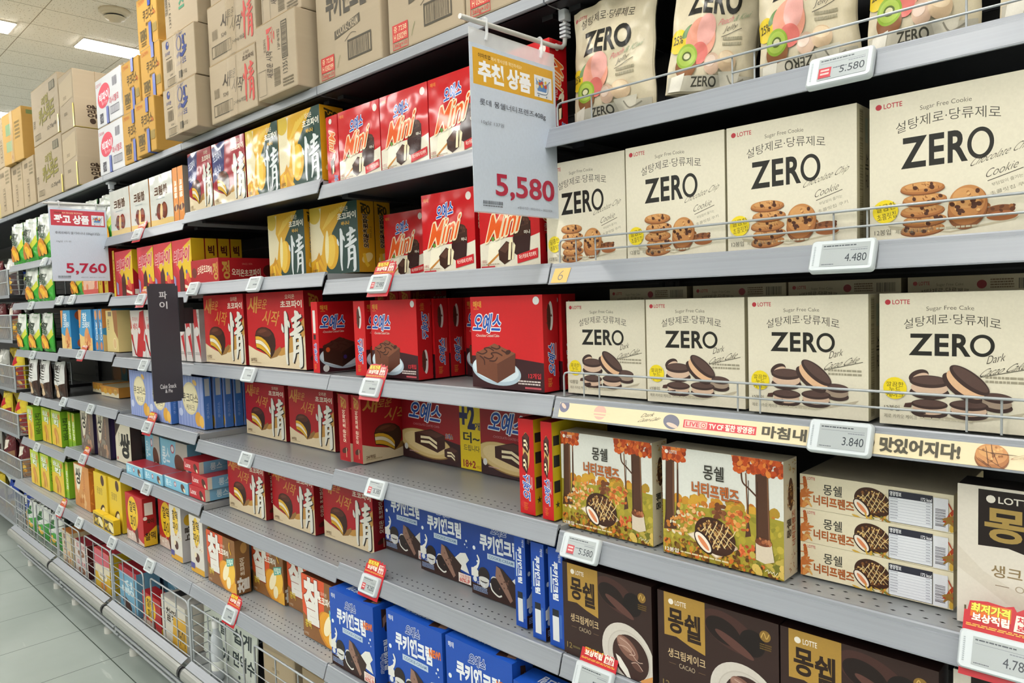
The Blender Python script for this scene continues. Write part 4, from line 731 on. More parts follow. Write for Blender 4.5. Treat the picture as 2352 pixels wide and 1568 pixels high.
A = Art(.5, .31); A.t('카스타드', 28, 40, 84, 68, '#8a8136', b=.04, sl=.25, ol=[('#5a5636', .06)]); A.t('리얼', 40, 24, 64, 38, '#8a8136', b=.03, sl=.2); A.rect(70, 8, 90, 22, '#5a5644'); A.bars(72, 9, 88, 21, '#9a9078', 10); A.t('12·25g×8', 56, 78, 88, 86, BK, sl=.2); ibox(A, 8, 82, 30, 92, BK, .6); A.bars(9, 83, 29, 91, '#8a7e62', 14); A.fine(4, 56, 12, 70, '#7a6e58', 4)
ship('olive', .5, .31, .3, KRAFT, A, None, TAPE_YEL, .97, .022, ((0, .3),))
A = Art(.34, .3); A.rect(18, 22, 44, 44, '#7f9a72'); A.rect(18, 56, 48, 76, '#8aa07a'); A.fine(64, 24, 88, 60, '#8a7440', 5); A.circ(46, 89, 4, '#a8702c')
ship('greenstamp', .34, .3, .24, '#b8924c', A, Art(.24, .3).rect(10, 6, 60, 14, '#7a8a5a'), TAPE_CLEAR, .5, .05)
A = Art(.25, .27); A.bars(36, 44, 54, 92, '#5a4e3a', 16, 4, False); A.bars(38, 46, 50, 90, '#a8967a', 5, 2, False); A.bars(20, 10, 50, 20, '#7a6e58', 12); A.fine(60, 10, 90, 40, '#8a7e62', 4)
ship('narrow', .25, .27, .2, '#a8967a', A)
A = Art(.2, .2); A.t('빅', 40, 12, 90, 40, '#c0605a', b=.03); A.rect(28, 58, 60, 74, '#7a6a4c'); ibox(A, 30, 80, 90, 94)
ship('redprint', .2, .22, .2, '#a8967a', A)
# ------------------------------------------------------------------ bags
def bag(key, name, w, h, d, base, A, rough=.22, seed=1, waist=.05):
    R = random.Random(seed); ph = [R.random()*6 for _ in range(6)]
    def th(u, v):
        u = min(1, max(0, u)); v = min(1, max(0, v)); q = max(0, min(1, (v-.05)/.95)); e = max(0, math.sin(math.pi*u))**.55
        s = max(0, math.sin(math.pi*min(1, q*.92+.02)))**.5
        wr = .0045*math.sin(u*21+ph[0]+v*5)*(max(0, 1-q*5)+max(0, q*5-4)) + .003*math.sin(v*13+u*7+ph[1])+.002*math.sin(u*17-v*11+ph[2])
        return max(.0015, d/2*e*s+wr*e)
    def xy(u, v): return ((u-.5)*w*(1-waist*math.sin(math.pi*v)+.012*math.sin(v*17+ph[3])), h*(1-v)+.003*math.sin(u*9+ph[4])*(1-v))
    def front(u, v, k): x, z = xy(u, v); return (x, d/2-th(u, v)-(.001+k*.00014 if k else 0), z)
    def back(u, v): x, z = xy(u, v); return (x, d/2+th(u, v), z)
    b = MB(); n = 34; mk = lambda c: film(c, rough, .35, 26)
    for fn in (lambda u, v: front(u, v, 0), back):
        v = [fn(i/n, j/n) for j in range(n+1) for i in range(n+1)]
        b.add(v, [(j*(n+1)+i, j*(n+1)+i+1, (j+1)*(n+1)+i+1, (j+1)*(n+1)+i) for j in range(n) for i in range(n)], mk(base), True)
    b.art(A, front, mk, drape=w/30)
    KIND[key] = (b.mesh(name), name, w, h, d)
def kiwi(A, cx, cy, r):
    A.ell(cx, cy+r*.55, r*1.02, r*.8, '#8a5a38'); A.ell(cx, cy, r, r*.74, '#8fae3c'); A.ell(cx, cy, r*.82, r*.58, '#a9c255'); A.ell(cx, cy, r*.45, r*.28, '#5a6a34'); A.ell(cx, cy, r*.3, r*.18, '#d9d6b0')
def jelly_art(w, h, up=True):
    A = Art(w, h); A.rect(1, 1, 99, 99, '#d0c5aa')
    lotte(A, 4, 7, 20, 10, '#c04a50'); A.t('설탕제로·당류제로', 14, 12, 80, 20, '#4a463c', arc=.5)
    for s, a, b2 in (('Z', 20, 34), ('E', 37, 46), ('R', 49, 60), ('O', 62, 78)): A.t(s, a, 25, b2, 43, '#23221e', b=.035)
    A.t('Peach', 56, 46, 72, 50, '#d8868a', sh=.3, rot=-14); A.t('& Kiwi', 73, 43, 90, 47, '#9aa888', sh=.3, rot=-14); A.t('Jelly', 62, 51, 77, 56, '#4a463c', sh=.3, rot=-14, b=-.01); A.line([(60, 60), (82, 54)], .5, '#4a463c'); A.fine(62, 60, 84, 68, '#9a937c', 2)
    A.circ(9, 62, 9, '#dcc228'); A.t('25%', 3, 58, 15, 64, '#4a401c', b=.02)
    A.ell(20, 56, 8, 3, '#6a8a5a', -40); A.ell(36, 62, 17, 15, '#e29a84', 30); A.ell(42, 56, 10, 12, '#e4a8a0', 20); A.ell(36, 72, 10, 8, '#d8746c'); kiwi(A, 22, 74, 12)
    A.ell(52, 80, 9, 8, '#c8aa94', -20); A.ell(68, 78, 10, 8, '#cdb292', 10); A.ell(68, 75, 8, 4, '#dcc6a6', 10); A.ell(50, 78, 6, 4, '#d9c3b4', -20)
    A.rect(2, 88, 98, 99, '#b9b4a4'); A.t('ZERO', 30, 89, 58, 96, '#3a382f', b=.02, q=0 if up else 2); A.poly([(60, 86), (84, 84), (80, 97), (64, 98)], '#cdc8b8'); A.poly([(6, 88), (22, 86), (18, 99), (4, 99)], '#dcd8cc'); A.line([(70, 88), (76, 94), (88, 90)], 1.2, '#8a8578')
    return A
bag('jelly', 'jelly_bag', .195, .235, .06, '#cfc4a8', jelly_art(.195, .235), .3, 2)
bag('jellyb', 'jelly_bag', .195, .235, .06, '#cfc4a8', jelly_art(.195, .235, False), .28, 5)
A = Art(.21, .225); A.rect(1, 0, 98, 99, '#d6dad4'); A.poly([(2, 78), (40, 84), (70, 66), (98, 50), (98, 99), (2, 99)], '#3a9a34'); A.poly([(40, 80), (96, 40), (98, 56), (60, 80)], '#c9cf4a')
A.t('망고', 22, 24, 70, 46, '#2a3a30', b=.05, ol=[('#dfe4da', .08)]); A.t('젤리', 40, 44, 76, 56, '#2a4a34', b=.05, ol=[('#dfe4da', .08)]); A.t('제주', 14, 14, 40, 22, '#4a6a4a', b=.02); A.ell(20, 30, 8, 4, '#a9c23a', -30); A.rect(14, 60, 34, 92, '#c97a2c'); A.ell(54, 74, 18, 20, '#e0902c', 20); A.ell(50, 78, 12, 14, '#f0b93a', 10); A.ell(72, 80, 10, 12, '#e8a432', -20); A.fine(60, 8, 92, 12, '#8aa08a', 2)
bag('mango', 'mango_bag', .24, .225, .05, '#2f8a2c', A, .2, 3)
A = Art(.17, .222); A.rect(1, 0, 95, 99, '#cfd0ce'); A.poly([(1, 78), (30, 72), (60, 60), (95, 56), (95, 99), (1, 99)], '#3a2620')
for i, yy in enumerate((26, 33, 40, 47)): A.line([(20, yy+4), (40, yy), (70, yy+3)], 3, '#2a2624', [1, 4, 1.5])
A.t('쌀과자', 18, 10, 70, 24, '#3a3634', b=.05); A.ell(40, 76, 18, 16, '#9a7a5c', 20); A.ell(52, 84, 12, 10, '#c9b090', -20); A.ell(30, 86, 10, 8, '#b58f68')
bag('zebra', 'chocolate_snack_bag', .19, .222, .055, '#2b1c1a', A, .2, 6)
def chip(key, base, c2, c3, seed):
    A = Art(.24, .28); A.rect(2, 1, 98, 99, base); A.poly([(2, 60), (98, 40), (98, 99), (2, 99)], c2); A.poly([(20, 18), (60, 12), (76, 30), (44, 42), (18, 34)], c3); A.blobs(20, 56, 84, 90, ['#d9a63a', '#e6c05a', '#c98a2c'], 14, 5, 10, seed); bag(key, 'chip_bag', .24, .28, .09, base, A, .2, seed)
chip('chipblue', '#1f3f9c', '#c9cdd2', '#e6e6e0', 3); chip('chipyellow', '#d0b832', '#8a2c2a', '#b3202a', 4); chip('chipwine', '#5a1c24', '#8f6a4a', '#d9d2c4', 5); chip('chipsilver', '#a3a49e', '#4a3a3c', '#d9d9d4', 6); chip('chipwhite', '#cfd4cf', '#4a9a4a', '#2a6a34', 7)
# ------------------------------------------------------------------ shelves
BAYS = {'A': (0, .935), 'B': (-.8606, 0), 'C': (-1.812, -.8606), 'D': (-2.696, -1.812), 'E': (-3.5876, -2.696), 'F': (-4.5238, -3.5876), 'G': (-9.2, -4.5238)}
BN = {'A': 'in the bay under the yellow price sign, nearest right', 'B': 'in the bay left of the yellow price sign', 'C': 'in the bay right of the dark section sign', 'D': 'in the bay left of the dark section sign', 'E': 'in the bay behind the red price sign', 'F': 'in the far bay with the mango bags', 'G': 'in the farthest bay with chip baskets'}
LN = ['topmost carton shelf', 'second shelf from the top', 'third shelf from the top', 'fourth shelf from the top', 'fifth shelf from the top', 'sixth shelf from the top', 'lowest protruding shelf']
LZ = {'A': [2.238, 1.960, 1.683, 1.406, 1.121, .851, .561], 'B': [2.238, 1.957, 1.685, 1.408, 1.131, .851, .561], 'C': [2.238, 1.976, 1.709, 1.408, 1.112, .834, .563], 'D': [2.238, 1.955, 1.681, 1.401, 1.134, .857, .563],
      'E': [2.238, 1.945, 1.702, 1.421, 1.150, .872, .561], 'F': [2.238, 1.922, 1.684, 1.390, 1.114, .826, .561], 'G': [2.238]}
PROF = [(.006, 0), (-.0015, .0012), (-.0035, -.001), (-.0045, -.0062), (-.0062, -.0068), (-.0068, -.0092), (-.0165, -.0385), (-.0185, -.0392), (-.0185, -.0415), (-.0150, -.0418), (-.0045, -.012), (.006, -.004)]
def shelf(bay, lv):
    x0, x1 = BAYS[bay]; x0 += .002; x1 -= .002; z = LZ[bay][lv]; yo = -.055 if lv == 6 else 0.0
    e = empty('shelf', (x0, yo, z), 'grey %s %s' % (LN[lv], BN[bay]), 'shelf', 'gondola shelves')
    b = MB(); L = x1-x0; dep = .45-yo
    b.box(0, .004, -.026, L, dep, -.004, DECK, 0, [DARK, DECK, DARK, DECK, DECK, DARK])
    b.box(.02, .05, -.036, .05, dep, -.026, DARK); b.box(L-.05, .05, -.036, L-.02, dep, -.026, DARK)     # brackets underneath
    if lv >= 4:
        n = int(L/.0225); V, F = [], []
        rows = (.03, .055) if lv < 6 else (.028, .05, .072)
        for r, yy in enumerate(rows):
            for i in range(n):
                x = .012+i*.0225+(r % 2)*.011
                if x > L-.012: continue
                j = len(V); V += [(x-.0045, yy, -.0037), (x, yy-.0025, -.0037), (x+.0045, yy, -.0037), (x, yy+.0025, -.0037)]; F.append((j, j+1, j+2, j+3))
        b.add(V, F, HOLE)
    b.obj('deck', e)
    r = MB()
    if lv == 0: r.sweep([(.01, 0), (-.002, 0), (-.004, -.003), (-.004, -.024), (-.001, -.026), (.01, -.026)], 0, L, RAIL)
    else: r.sweep(PROF, 0, L, RAIL)
    r.obj('price_rail', e); return e
SH = {}
for b_ in BAYS:
    for lv in range(len(LZ[b_])): SH[b_, lv] = shelf(b_, lv)
for b_, (x0, x1) in BAYS.items():
    e = empty('gondola_frame', (x0, .44, 0), 'dark slotted shelving frame and back %s' % BN[b_], 'shelving frame', 'gondola frames')
    m = MB(); m.box(0.001, .03, .1, x1-x0-.001, .04, 2.26, DARK)
    for k in range(9): m.box(0.001, .026, .2+k*.24, x1-x0-.001, .03, .204+k*.24, plain('frame_grey', '#3a3b40', .5))
    m.obj('back_panel', e)
    for xx in ((0.0005, .03), (x1-x0-.03, x1-x0-.0005)):
        m = MB(); m.box(xx[0], .012, 0, xx[1], .026, 2.28, DARK)
        for k in range(40): m.box((xx[0]+xx[1])/2-.003, .0112, .12+k*.05, (xx[0]+xx[1])/2+.003, .012, .145+k*.05, HOLE)
        m.obj('upright', e)
# printed strip on the cookie rail
A = Art(.93, .034); A.rect(0, 0, 100, 100, '#d8cba8')
k = A.h/A.w
A.ell(1.4, 24, 1.4, 42, '#6f6f86', 20); A.ell(1.2, 22, .9, 12, '#cdb7a8', 40); A.circ(11.6, 42, 46, '#d9a89a'); A.rect(9, 40, 14.4, 50, '#dcc9a4'); A.rect(9.4, 60, 14, 68, '#dcc9a4')
A.t('Dark', 22.5, 14, 25.5, 36, '#6a6658', sh=.3, rot=-10); A.t('Cacao Cake', 22, 42, 27, 62, '#6a6658', sh=.3, rot=-10); A.ell(29.6, 52, 1.9, 42, '#6f7080', 15); A.ell(29.9, 72, 1.4, 12, '#cdb9aa', 15)
A.rect(32.4, 30, 47.6, 76, '#c9404a'); A.rect(32.7, 34, 37.6, 72, '#e3b0a6'); A.t('LIVE', 33, 40, 35.9, 66, '#c9404a', b=.02); A.circ(36.8, 53, 15, '#c9404a'); A.circ(36.8, 53, 11, '#e6d0b8'); A.poly([(36.65, 47), (37.15, 53), (36.65, 59)], '#c9404a'); A.t('TV CF 절찬 방영중!', 38, 36, 47.2, 70, '#efe3d0', b=.035)
A.t('마침내', 48.8, 20, 56.8, 80, '#4a463a', b=.035); A.t('ZERO', 57.6, 8, 68, 86, '#3a372d', b=.03); A.t('맛있어지다!', 69, 16, 80.4, 82, '#4a463a', b=.045)
cookie(A, 84.6, 48, 2.2, 56, 0, '#bd8450', 4, 8); A.t('Chocolate Chip', 87.2, 20, 96, 46, '#b08a6a', sh=.3, rot=-8); A.t('Cookie', 90, 56, 95, 82, '#b08a6a', sh=.3, rot=-8)
b = MB(); nrm = Vector((0, -.91, .41))
def railpt(u, v, k): q = (1-v); return (.016+u*.9, -.0165+(.0097)*q-.0008-EPS*k*.9, -.0385+.0293*q+EPS*k*.4+.0003)
b.art(A, railpt, lambda c: ink(c, .3)); s_ = b.obj('promotion_strip', SH['A', 3]); s_['label'] = 'cream printed paper strip with cookies and a red live badge'
A = Art(.03, .034); A.rect(0, 0, 100, 100, '#d8b066'); A.t('6', 34, 14, 68, 84, '#7a766c', b=-.012)
b = MB(); b.art(A, lambda u, v, k: (.012+u*.042-.006*(v), -.0165+.0097*(1-v)-.0008-EPS*k, -.0385+.0293*(1-v)+EPS*k*.4), lambda c: ink(c, .5)); s_ = b.obj('number_sticker', SH['A', 2]); s_['label'] = 'yellow sticker with the number 6'
# wire fences
def fence(bay, lv, xs, z1, z0, lab, yy=.002):
    x0, x1 = BAYS[bay]; z = LZ[bay][lv]; e = empty('wire_fence', (0, yy, z), lab, 'fence', 'wire shelf fences')
    b = MB(); L = x1-.01; zt, zl = z1-z, z0-z
    b.tube([(xs[0], 0, .003), (xs[0], 0, zt-.008), (xs[0]+.003, 0, zt-.002), (xs[0]+.01, 0, zt), (L-.01, 0, zt), (L, 0, zt-.008), (L, 0, .003)], .0021, WIRE); b.obj('top_wire', e)
    b = MB(); b.tube([(xs[2], .003, zl), (L, .003, zl)], .0018, WIRE); b.obj('lower_wire', e)
    for x in xs[1:]:
        b = MB(); b.tube([(x, .004, .003), (x, .004, zt)], .0016, WIRE); b.obj('post', e)
fence('A', 1, (.023, .107, .403, .442, .743), 2.007, 1.981, 'two-rail grey wire fence in front of the jelly bags')
fence('A', 2, (.019, .059, .108, .567, .616), 1.732, 1.707, 'two-rail grey wire fence in front of the cookie cartons')
fence('A', 3, (.021, .07, .109, .405, .445, .746, .787), 1.459, 1.434, 'two-rail grey wire fence in front of the dark cake cartons')
# electronic price tags
TAGM = {}
def price_tag(x, bay, lv, price, label, promo=False, badge=False, sq=False, w=.094, dz=-.022, strip=True):
    z = LZ[bay][lv]; yo = -.055 if lv == 6 else 0
    e = empty('price_tag', (x, yo-.0131, z+dz), label, 'price tag', 'electronic shelf price tags'); e.rotation_euler = (math.radians(-24), 0, 0)
    h = .052
    def rr(hw, hh, r, y):
        P = []
        for cx, cz, a0 in ((hw-r, hh-r, 0), (-hw+r, hh-r, 90), (-hw+r, -hh+r, 180), (hw-r, -hh+r, 270)):
            for i in range(5): a = math.radians(a0+i*22.5); P.append((cx+r*math.cos(a), y, cz+r*math.sin(a)))
        return P
    key = ('body', w)
    if key not in TAGM:
        b = MB(); pl = plain('white_tag_plastic', '#c3cbd0', .3); V = rr(w/2, h/2, .006, 0)+rr(w/2, h/2, .006, -.0085)+rr(w/2-.0022, h/2-.0022, .005, -.011); n = 20
        b.add(V, [(j*n+i, j*n+(i+1) % n, (j+1)*n+(i+1) % n, (j+1)*n+i) for j in (0, 1) for i in range(n)], pl, True); b.add(V[40:], [tuple(range(20))], pl)
        A = Art(w, h); A.fine(6, 20, 9, 84, '#9aa4aa', 12); b.art(A, lambda u, v, k: (-w/2+u*w, -.0112-EPS*k, h/2-v*h), lambda c: ink(c, .3))
        TAGM[key] = b.mesh('tag_body')
    o = body = bpy.data.objects.new('tag_body', TAGM[key]); COL.objects.link(o); o.parent = e
    key = ('scr', price, badge, w)
    if key not in TAGM:
        b = MB(); A = Art(w*.74, h*.72); A.rect(0, 0, 100, 100, '#a3aaac'); A.fine(4, 8, 72, 17, '#4a5056', 1, len(price)+3); A.rect(4, 23, 96, 24.2, '#6a7076'); A.fine(62, 30, 96, 37, '#7a8086', 1, 5)
        if badge: A.rect(2, 44, 28, 92, '#b5444c'); A.fine(6, 52, 24, 84, '#dcbcb8', 2, 4); A.fine(32, 50, 60, 58, '#5a6066', 1, 7)
        A.t(price, 46 if badge else 52, 48, 96, 82, '#3a4046', b=.0) if price else A.fine(50, 56, 94, 80, '#5a6066', 1, 2)
        A.fine(4, 90, 30, 96, '#5a6066', 1, 8)
        b.art(A, lambda u, v, k: (-w*.32+u*w*.74, -.0115-EPS*k, h*.36-v*h*.72), lambda c: ink(c, .25)); TAGM[key] = b.mesh('tag_screen')
    o = bpy.data.objects.new('tag_screen', TAGM[key]); COL.objects.link(o); o.parent = body; o['label'] = 'grey e-paper screen'
    if promo:
        if 'promo' not in TAGM:
            b = MB(); A = Art(.096, .108); A.poly([(2, 18), (6, 18), (8, 6), (30, 3), (52, 5), (62, 2), (66, 8), (74, 3), (80, 9), (90, 6), (92, 14), (98, 16), (98, 99), (2, 99)], '#b81f2c')
            A.poly([(10, 8), (60, 6), (60, 24), (10, 25)], '#d96a1c'); A.t('최저가격', 11, 8, 58, 19, '#e9d24a', b=.05, ol=[('#5a1a10', .075)]); A.t('보상적립', 13, 20, 58, 30, '#efe6d8', b=.04, ol=[('#c04a1c', .08)])
            A.poly([(66, 12), (88, 12), (90, 32), (64, 32)], '#d9d2c8'); A.t('차액', 68, 13.5, 87, 21, '#b81f2c', b=.04); A.t('보상', 68, 23, 87, 31, '#b81f2c', b=.04); A.fine(6, 34, 94, 38, '#e0b04a', 2, 3)
            b.art(A, lambda u, v, k: (-.048+u*.096, -EPS*k*.8-.0004, .072-v*.108), lambda c: ink(c, .3)); b.box(-.046, -.0004, -.034, .046, .0004, .052, ink('#a81a28', .35)); TAGM['promo'] = b.mesh('promotion_card')
        o = bpy.data.objects.new('promotion_card', TAGM['promo']); COL.objects.link(o); o.parent = e; o['label'] = 'red promotion card behind the tag'
    return e
# ------------------------------------------------------------------ room
def struct(name, b): return tag(b.obj(name), kind='structure')
def floor_mat():
    m = bpy.data.materials.new('vinyl_floor_tiles'); m.use_nodes = True; nt = m.node_tree; N = nt.nodes; Lk = nt.links; b = N['Principled BSDF']
    tc = N.new('ShaderNodeTexCoord'); sx = N.new('ShaderNodeSeparateXYZ'); Lk.new(tc.outputs['Object'], sx.inputs[0])
    def mth(op, a, c):
        n = N.new('ShaderNodeMath'); n.operation = op
        for i, v in enumerate((a, c)):
            if isinstance(v, (int, float)): n.inputs[i].default_value = v
            else: Lk.new(v, n.inputs[i])
        return n.outputs[0]
    def seam(o, off): return mth('LESS_THAN', mth('PINGPONG', mth('SUBTRACT', o, off), .225), .0022)
    s = mth('MAXIMUM', seam(sx.outputs[0], -3.575+4.5-9), seam(sx.outputs[1], -.11-4.5))
    n1 = N.new('ShaderNodeTexNoise'); n1.inputs['Scale'].default_value = 2.2; n1.inputs['Detail'].default_value = 6; Lk.new(tc.outputs['Object'], n1.inputs['Vector'])
    mp = N.new('ShaderNodeMapping'); mp.inputs['Scale'].default_value = (1.2, 9, 1); mp.inputs['Rotation'].default_value = (0, 0, .5); Lk.new(tc.outputs['Object'], mp.inputs['Vector'])
    n2 = N.new('ShaderNodeTexNoise'); n2.inputs['Scale'].default_value = 2.4; n2.inputs['Detail'].default_value = 5; Lk.new(mp.outputs[0], n2.inputs['Vector'])
    r = N.new('ShaderNodeValToRGB'); r.color_ramp.elements[0].position = .3; r.color_ramp.elements[0].color = lin('#929c96'); r.color_ramp.elements[1].position = .75; r.color_ramp.elements[1].color = lin('#a4ada8'); Lk.new(n1.outputs[0], r.inputs[0])
    r2 = N.new('ShaderNodeValToRGB'); r2.color_ramp.elements[0].position = .66; r2.color_ramp.elements[0].color = (0, 0, 0, 1); r2.color_ramp.elements[1].position = .78; r2.color_ramp.elements[1].color = (1, 1, 1, 1); Lk.new(n2.outputs[0], r2.inputs[0])
    m1 = N.new('ShaderNodeMix'); m1.data_type = 'RGBA'; m1.inputs[7].default_value = lin('#bcc4be'); Lk.new(r2.outputs[0], m1.inputs[0]); Lk.new(r.outputs[0], m1.inputs[6])
    m2 = N.new('ShaderNodeMix'); m2.data_type = 'RGBA'; m2.inputs[7].default_value = lin('#3c463f'); Lk.new(s, m2.inputs[0]); Lk.new(m1.outputs[2], m2.inputs[6])
    Lk.new(m2.outputs[2], b.inputs['Base Color']); b.inputs['Roughness'].default_value = .3; b.inputs['Specular IOR Level'].default_value = .4; return m
def ceil_mat():
    m = bpy.data.materials.new('fissured_ceiling_tiles'); m.use_nodes = True; nt = m.node_tree; N = nt.nodes; Lk = nt.links; b = N['Principled BSDF']
    tc = N.new('ShaderNodeTexCoord'); sx = N.new('ShaderNodeSeparateXYZ'); Lk.new(tc.outputs['Object'], sx.inputs[0])
    def mth(op, a, c):
        n = N.new('ShaderNodeMath'); n.operation = op
        for i, v in enumerate((a, c)):
            if isinstance(v, (int, float)): n.inputs[i].default_value = v
            else: Lk.new(v, n.inputs[i])
        return n.outputs[0]
    s = mth('MAXIMUM', mth('LESS_THAN', mth('PINGPONG', mth('ADD', sx.outputs[0], 4.285+9.3), .155), .0025), mth('LESS_THAN', mth('PINGPONG', mth('ADD', sx.outputs[1], -.138+6.2), .31), .0025))
    mp = N.new('ShaderNodeMapping'); mp.inputs['Scale'].default_value = (34, 120, 1); Lk.new(tc.outputs['Object'], mp.inputs['Vector'])
    v = N.new('ShaderNodeTexVoronoi'); v.inputs['Scale'].default_value = 1; Lk.new(mp.outputs[0], v.inputs['Vector'])
    spk = mth('LESS_THAN', v.outputs['Distance'], .2)
    m1 = N.new('ShaderNodeMix'); m1.data_type = 'RGBA'; m1.inputs[6].default_value = lin('#f4ecde'); m1.inputs[7].default_value = lin('#c2b59e'); Lk.new(spk, m1.inputs[0])
    m2 = N.new('ShaderNodeMix'); m2.data_type = 'RGBA'; m2.inputs[7].default_value = lin('#9d8f78'); Lk.new(s, m2.inputs[0]); Lk.new(m1.outputs[2], m2.inputs[6])
    Lk.new(m2.outputs[2], b.inputs['Base Color']); b.inputs['Roughness'].default_value = .9; return m
b = MB(); b.add([(-16, -9, 0), (5, -9, 0), (5, 4, 0), (-16, 4, 0)], [(0, 1, 2, 3)], floor_mat()); struct('floor', b)
b = MB(); b.add([(-16, -9, CEIL), (-16, 4, CEIL), (5, 4, CEIL), (5, -9, CEIL)], [(0, 1, 2, 3)], ceil_mat()); struct('ceiling', b)
wm = plain('painted_store_wall', '#dcd8ce', .7, 0, .04)
for n_, q in (('wall_front', [(-16, -9, 0), (-16, -9, CEIL), (5, -9, CEIL), (5, -9, 0)]), ('wall_back', [(-16, 4, 0), (5, 4, 0), (5, 4, CEIL), (-16, 4, CEIL)]), ('wall_left', [(-16, -9, 0), (-16, 4, 0), (-16, 4, CEIL), (-16, -9, CEIL)]), ('wall_right', [(5, -9, 0), (5, -9, CEIL), (5, 4, CEIL), (5, 4, 0)])):
    b = MB(); b.add(q, [(0, 1, 2, 3)], wm); struct(n_, b)
LAMP = emit('fluorescent_diffuser', (1, .975, .93), LIGHT_STRENGTH); LFR = plain('lamp_frame', '#c9c4b8', .5)
for i, xx in enumerate((-9.2, -6.8, -4.43, -2.0, .4, 2.8)):
    for j, yy in enumerate((-3.69, -2.11, -.53, 1.05, 2.6, -5.27, -6.85)):  # rows toward the front wall are unseen, added for more frontal light
        lab = 'bright strip lamp on the ceiling above the yellow cartons' if (i, j) == (2, 3) else ('bright strip lamp at the left edge of the ceiling' if (i, j) == (2, 2) else 'added ceiling strip lamp out of view')
        e = empty('ceiling_lamp', (xx, yy, CEIL), lab, 'lamp', 'ceiling strip lamps')
        m = MB(); m.box(-.1, -.6, -.013, .1, .6, -.004, LAMP); m.obj('diffuser', e)
        m = MB(); [m.box(*q, LFR) for q in ((-.108, -.608, -.008, -.1, .608, -.001), (.1, -.608, -.008, .108, .608, -.001), (-.1, -.608, -.008, .1, -.6, -.001), (-.1, .6, -.008, .1, .608, -.001))]; m.obj('lamp_frame', e)
e = empty('smoke_detector', (-3.748, .447, CEIL), 'cream round smoke detector on the ceiling tiles', 'smoke detector')
SD = plain('detector_plastic', '#cfc2a8', .45)
def lathe(b, prof, mat, n=28):
    v = [(r*math.cos(2*math.pi*i/n), r*math.sin(2*math.pi*i/n), z) for r, z in prof for i in range(n)]; f = []
    for k in range(len(prof)-1):
        for i in range(n): f.append((k*n+i, k*n+(i+1) % n, (k+1)*n+(i+1) % n, (k+1)*n+i))
    b.add(v, f, mat, True); return b
lathe(MB(), [(.001, 0), (.085, 0), (.085, -.012), (.075, -.022), (.07, -.024)], SD).obj('base', e)
lathe(MB(), [(.05, -.022), (.05, -.04)], HOLE).obj('vent', e)
lathe(MB(), [(.07, -.024), (.068, -.03), (.05, -.031)], SD).obj('collar', e); lathe(MB(), [(.058, -.04), (.054, -.048), (.035, -.055), (.03, -.066), (.001, -.068)], SD).obj('sensor_head', e)
# ------------------------------------------------------------------ products: right bay
ORD = ['leftmost', 'second from left', 'third from left', 'fourth from left', 'fifth from left', 'sixth from left']
z = LZ['A'][2]
for i, (a, c) in enumerate(((-.03, .172), (.179, .383), (.387, .599), (.617, .829))): put('cookie', a, c, .02 if i == 0 else .013, z, 'cream chocolate chip cookie carton, %s behind the upper wire fence' % ORD[i], 'box', 'cookie cartons')
z = LZ['A'][3]
for i, (a, c, y) in enumerate(((-.016, .184, .06), (.198, .401, .043), (.413, .609, .031), (.626, .826, .027))): put('cacao', a, c, y, z, 'cream dark cake carton, %s behind the lower wire fence' % ORD[i], 'box', 'dark cake cartons')
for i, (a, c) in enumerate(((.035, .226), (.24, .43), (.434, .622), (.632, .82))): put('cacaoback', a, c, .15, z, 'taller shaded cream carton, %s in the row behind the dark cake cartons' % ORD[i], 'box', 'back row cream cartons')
z = LZ['A'][4]
put('nutty', -.018, .212, .032, z, 'autumn forest cake carton standing left, beside the red edge-on cartons', 'box', 'autumn cake cartons'); put('nutty', .240, .476, .024, z, 'autumn forest cake carton standing right, next to the lying stack', 'box', 'autumn cake cartons')
for i in range(3): put('nuttyflat', .484, .716, .073, z+i*.0592, 'cream nut cake carton lying flat, %s of the stack of three' % ('bottom', 'middle', 'top')[i], 'box', 'stacked nut cake cartons')
put('monorig', .728, .964, .04, z, 'white cream cake carton cut by the right picture edge')
z = LZ['A'][5]
for i, (a, c) in enumerate(((-.003, .22), (.234, .472), (.475, .712))): put('moncacao', a, c, .008, z, 'dark brown cacao cream cake carton with gold tag, %s' % ORD[i], 'box', 'cacao cake cartons')
put('monorig', .728, .93, .02, z, 'white cream cake carton at the bottom right corner below the red tag', 'box')
z = LZ['A'][1]
for i, (k, a, c, y, rz, ry, h) in enumerate((('jelly', .022, .222, .03, 0, .03, .232), ('jellyb', .185, .36, .12, .05, .3, .195), ('jelly', .262, .418, .035, .42, .12, .235), ('jellyb', .432, .592, .035, .12, -.03, .225), ('jelly', .602, .752, .035, .1, .02, .225), ('jelly', .768, .93, .04, 0, .05, .22))):
    o = put(k, a, c, y, z, ('cream peach and kiwi jelly bag, upright at the left end behind the fence', 'cream jelly bag leaning in shade behind the two left bags', 'cream jelly bag turned sideways, second in front from left', 'cream jelly bag with kiwi just below the top picture edge, third from left', 'cream jelly bag with upside-down lettering, fourth from left', 'cream jelly bag at the right picture edge on the top wire shelf')[i], 'bag', 'jelly bags', h=h); o.rotation_euler[2] = rz; o.rotation_euler[1] = ry; o.location.z += abs(math.sin(ry))*(c-a)*.5
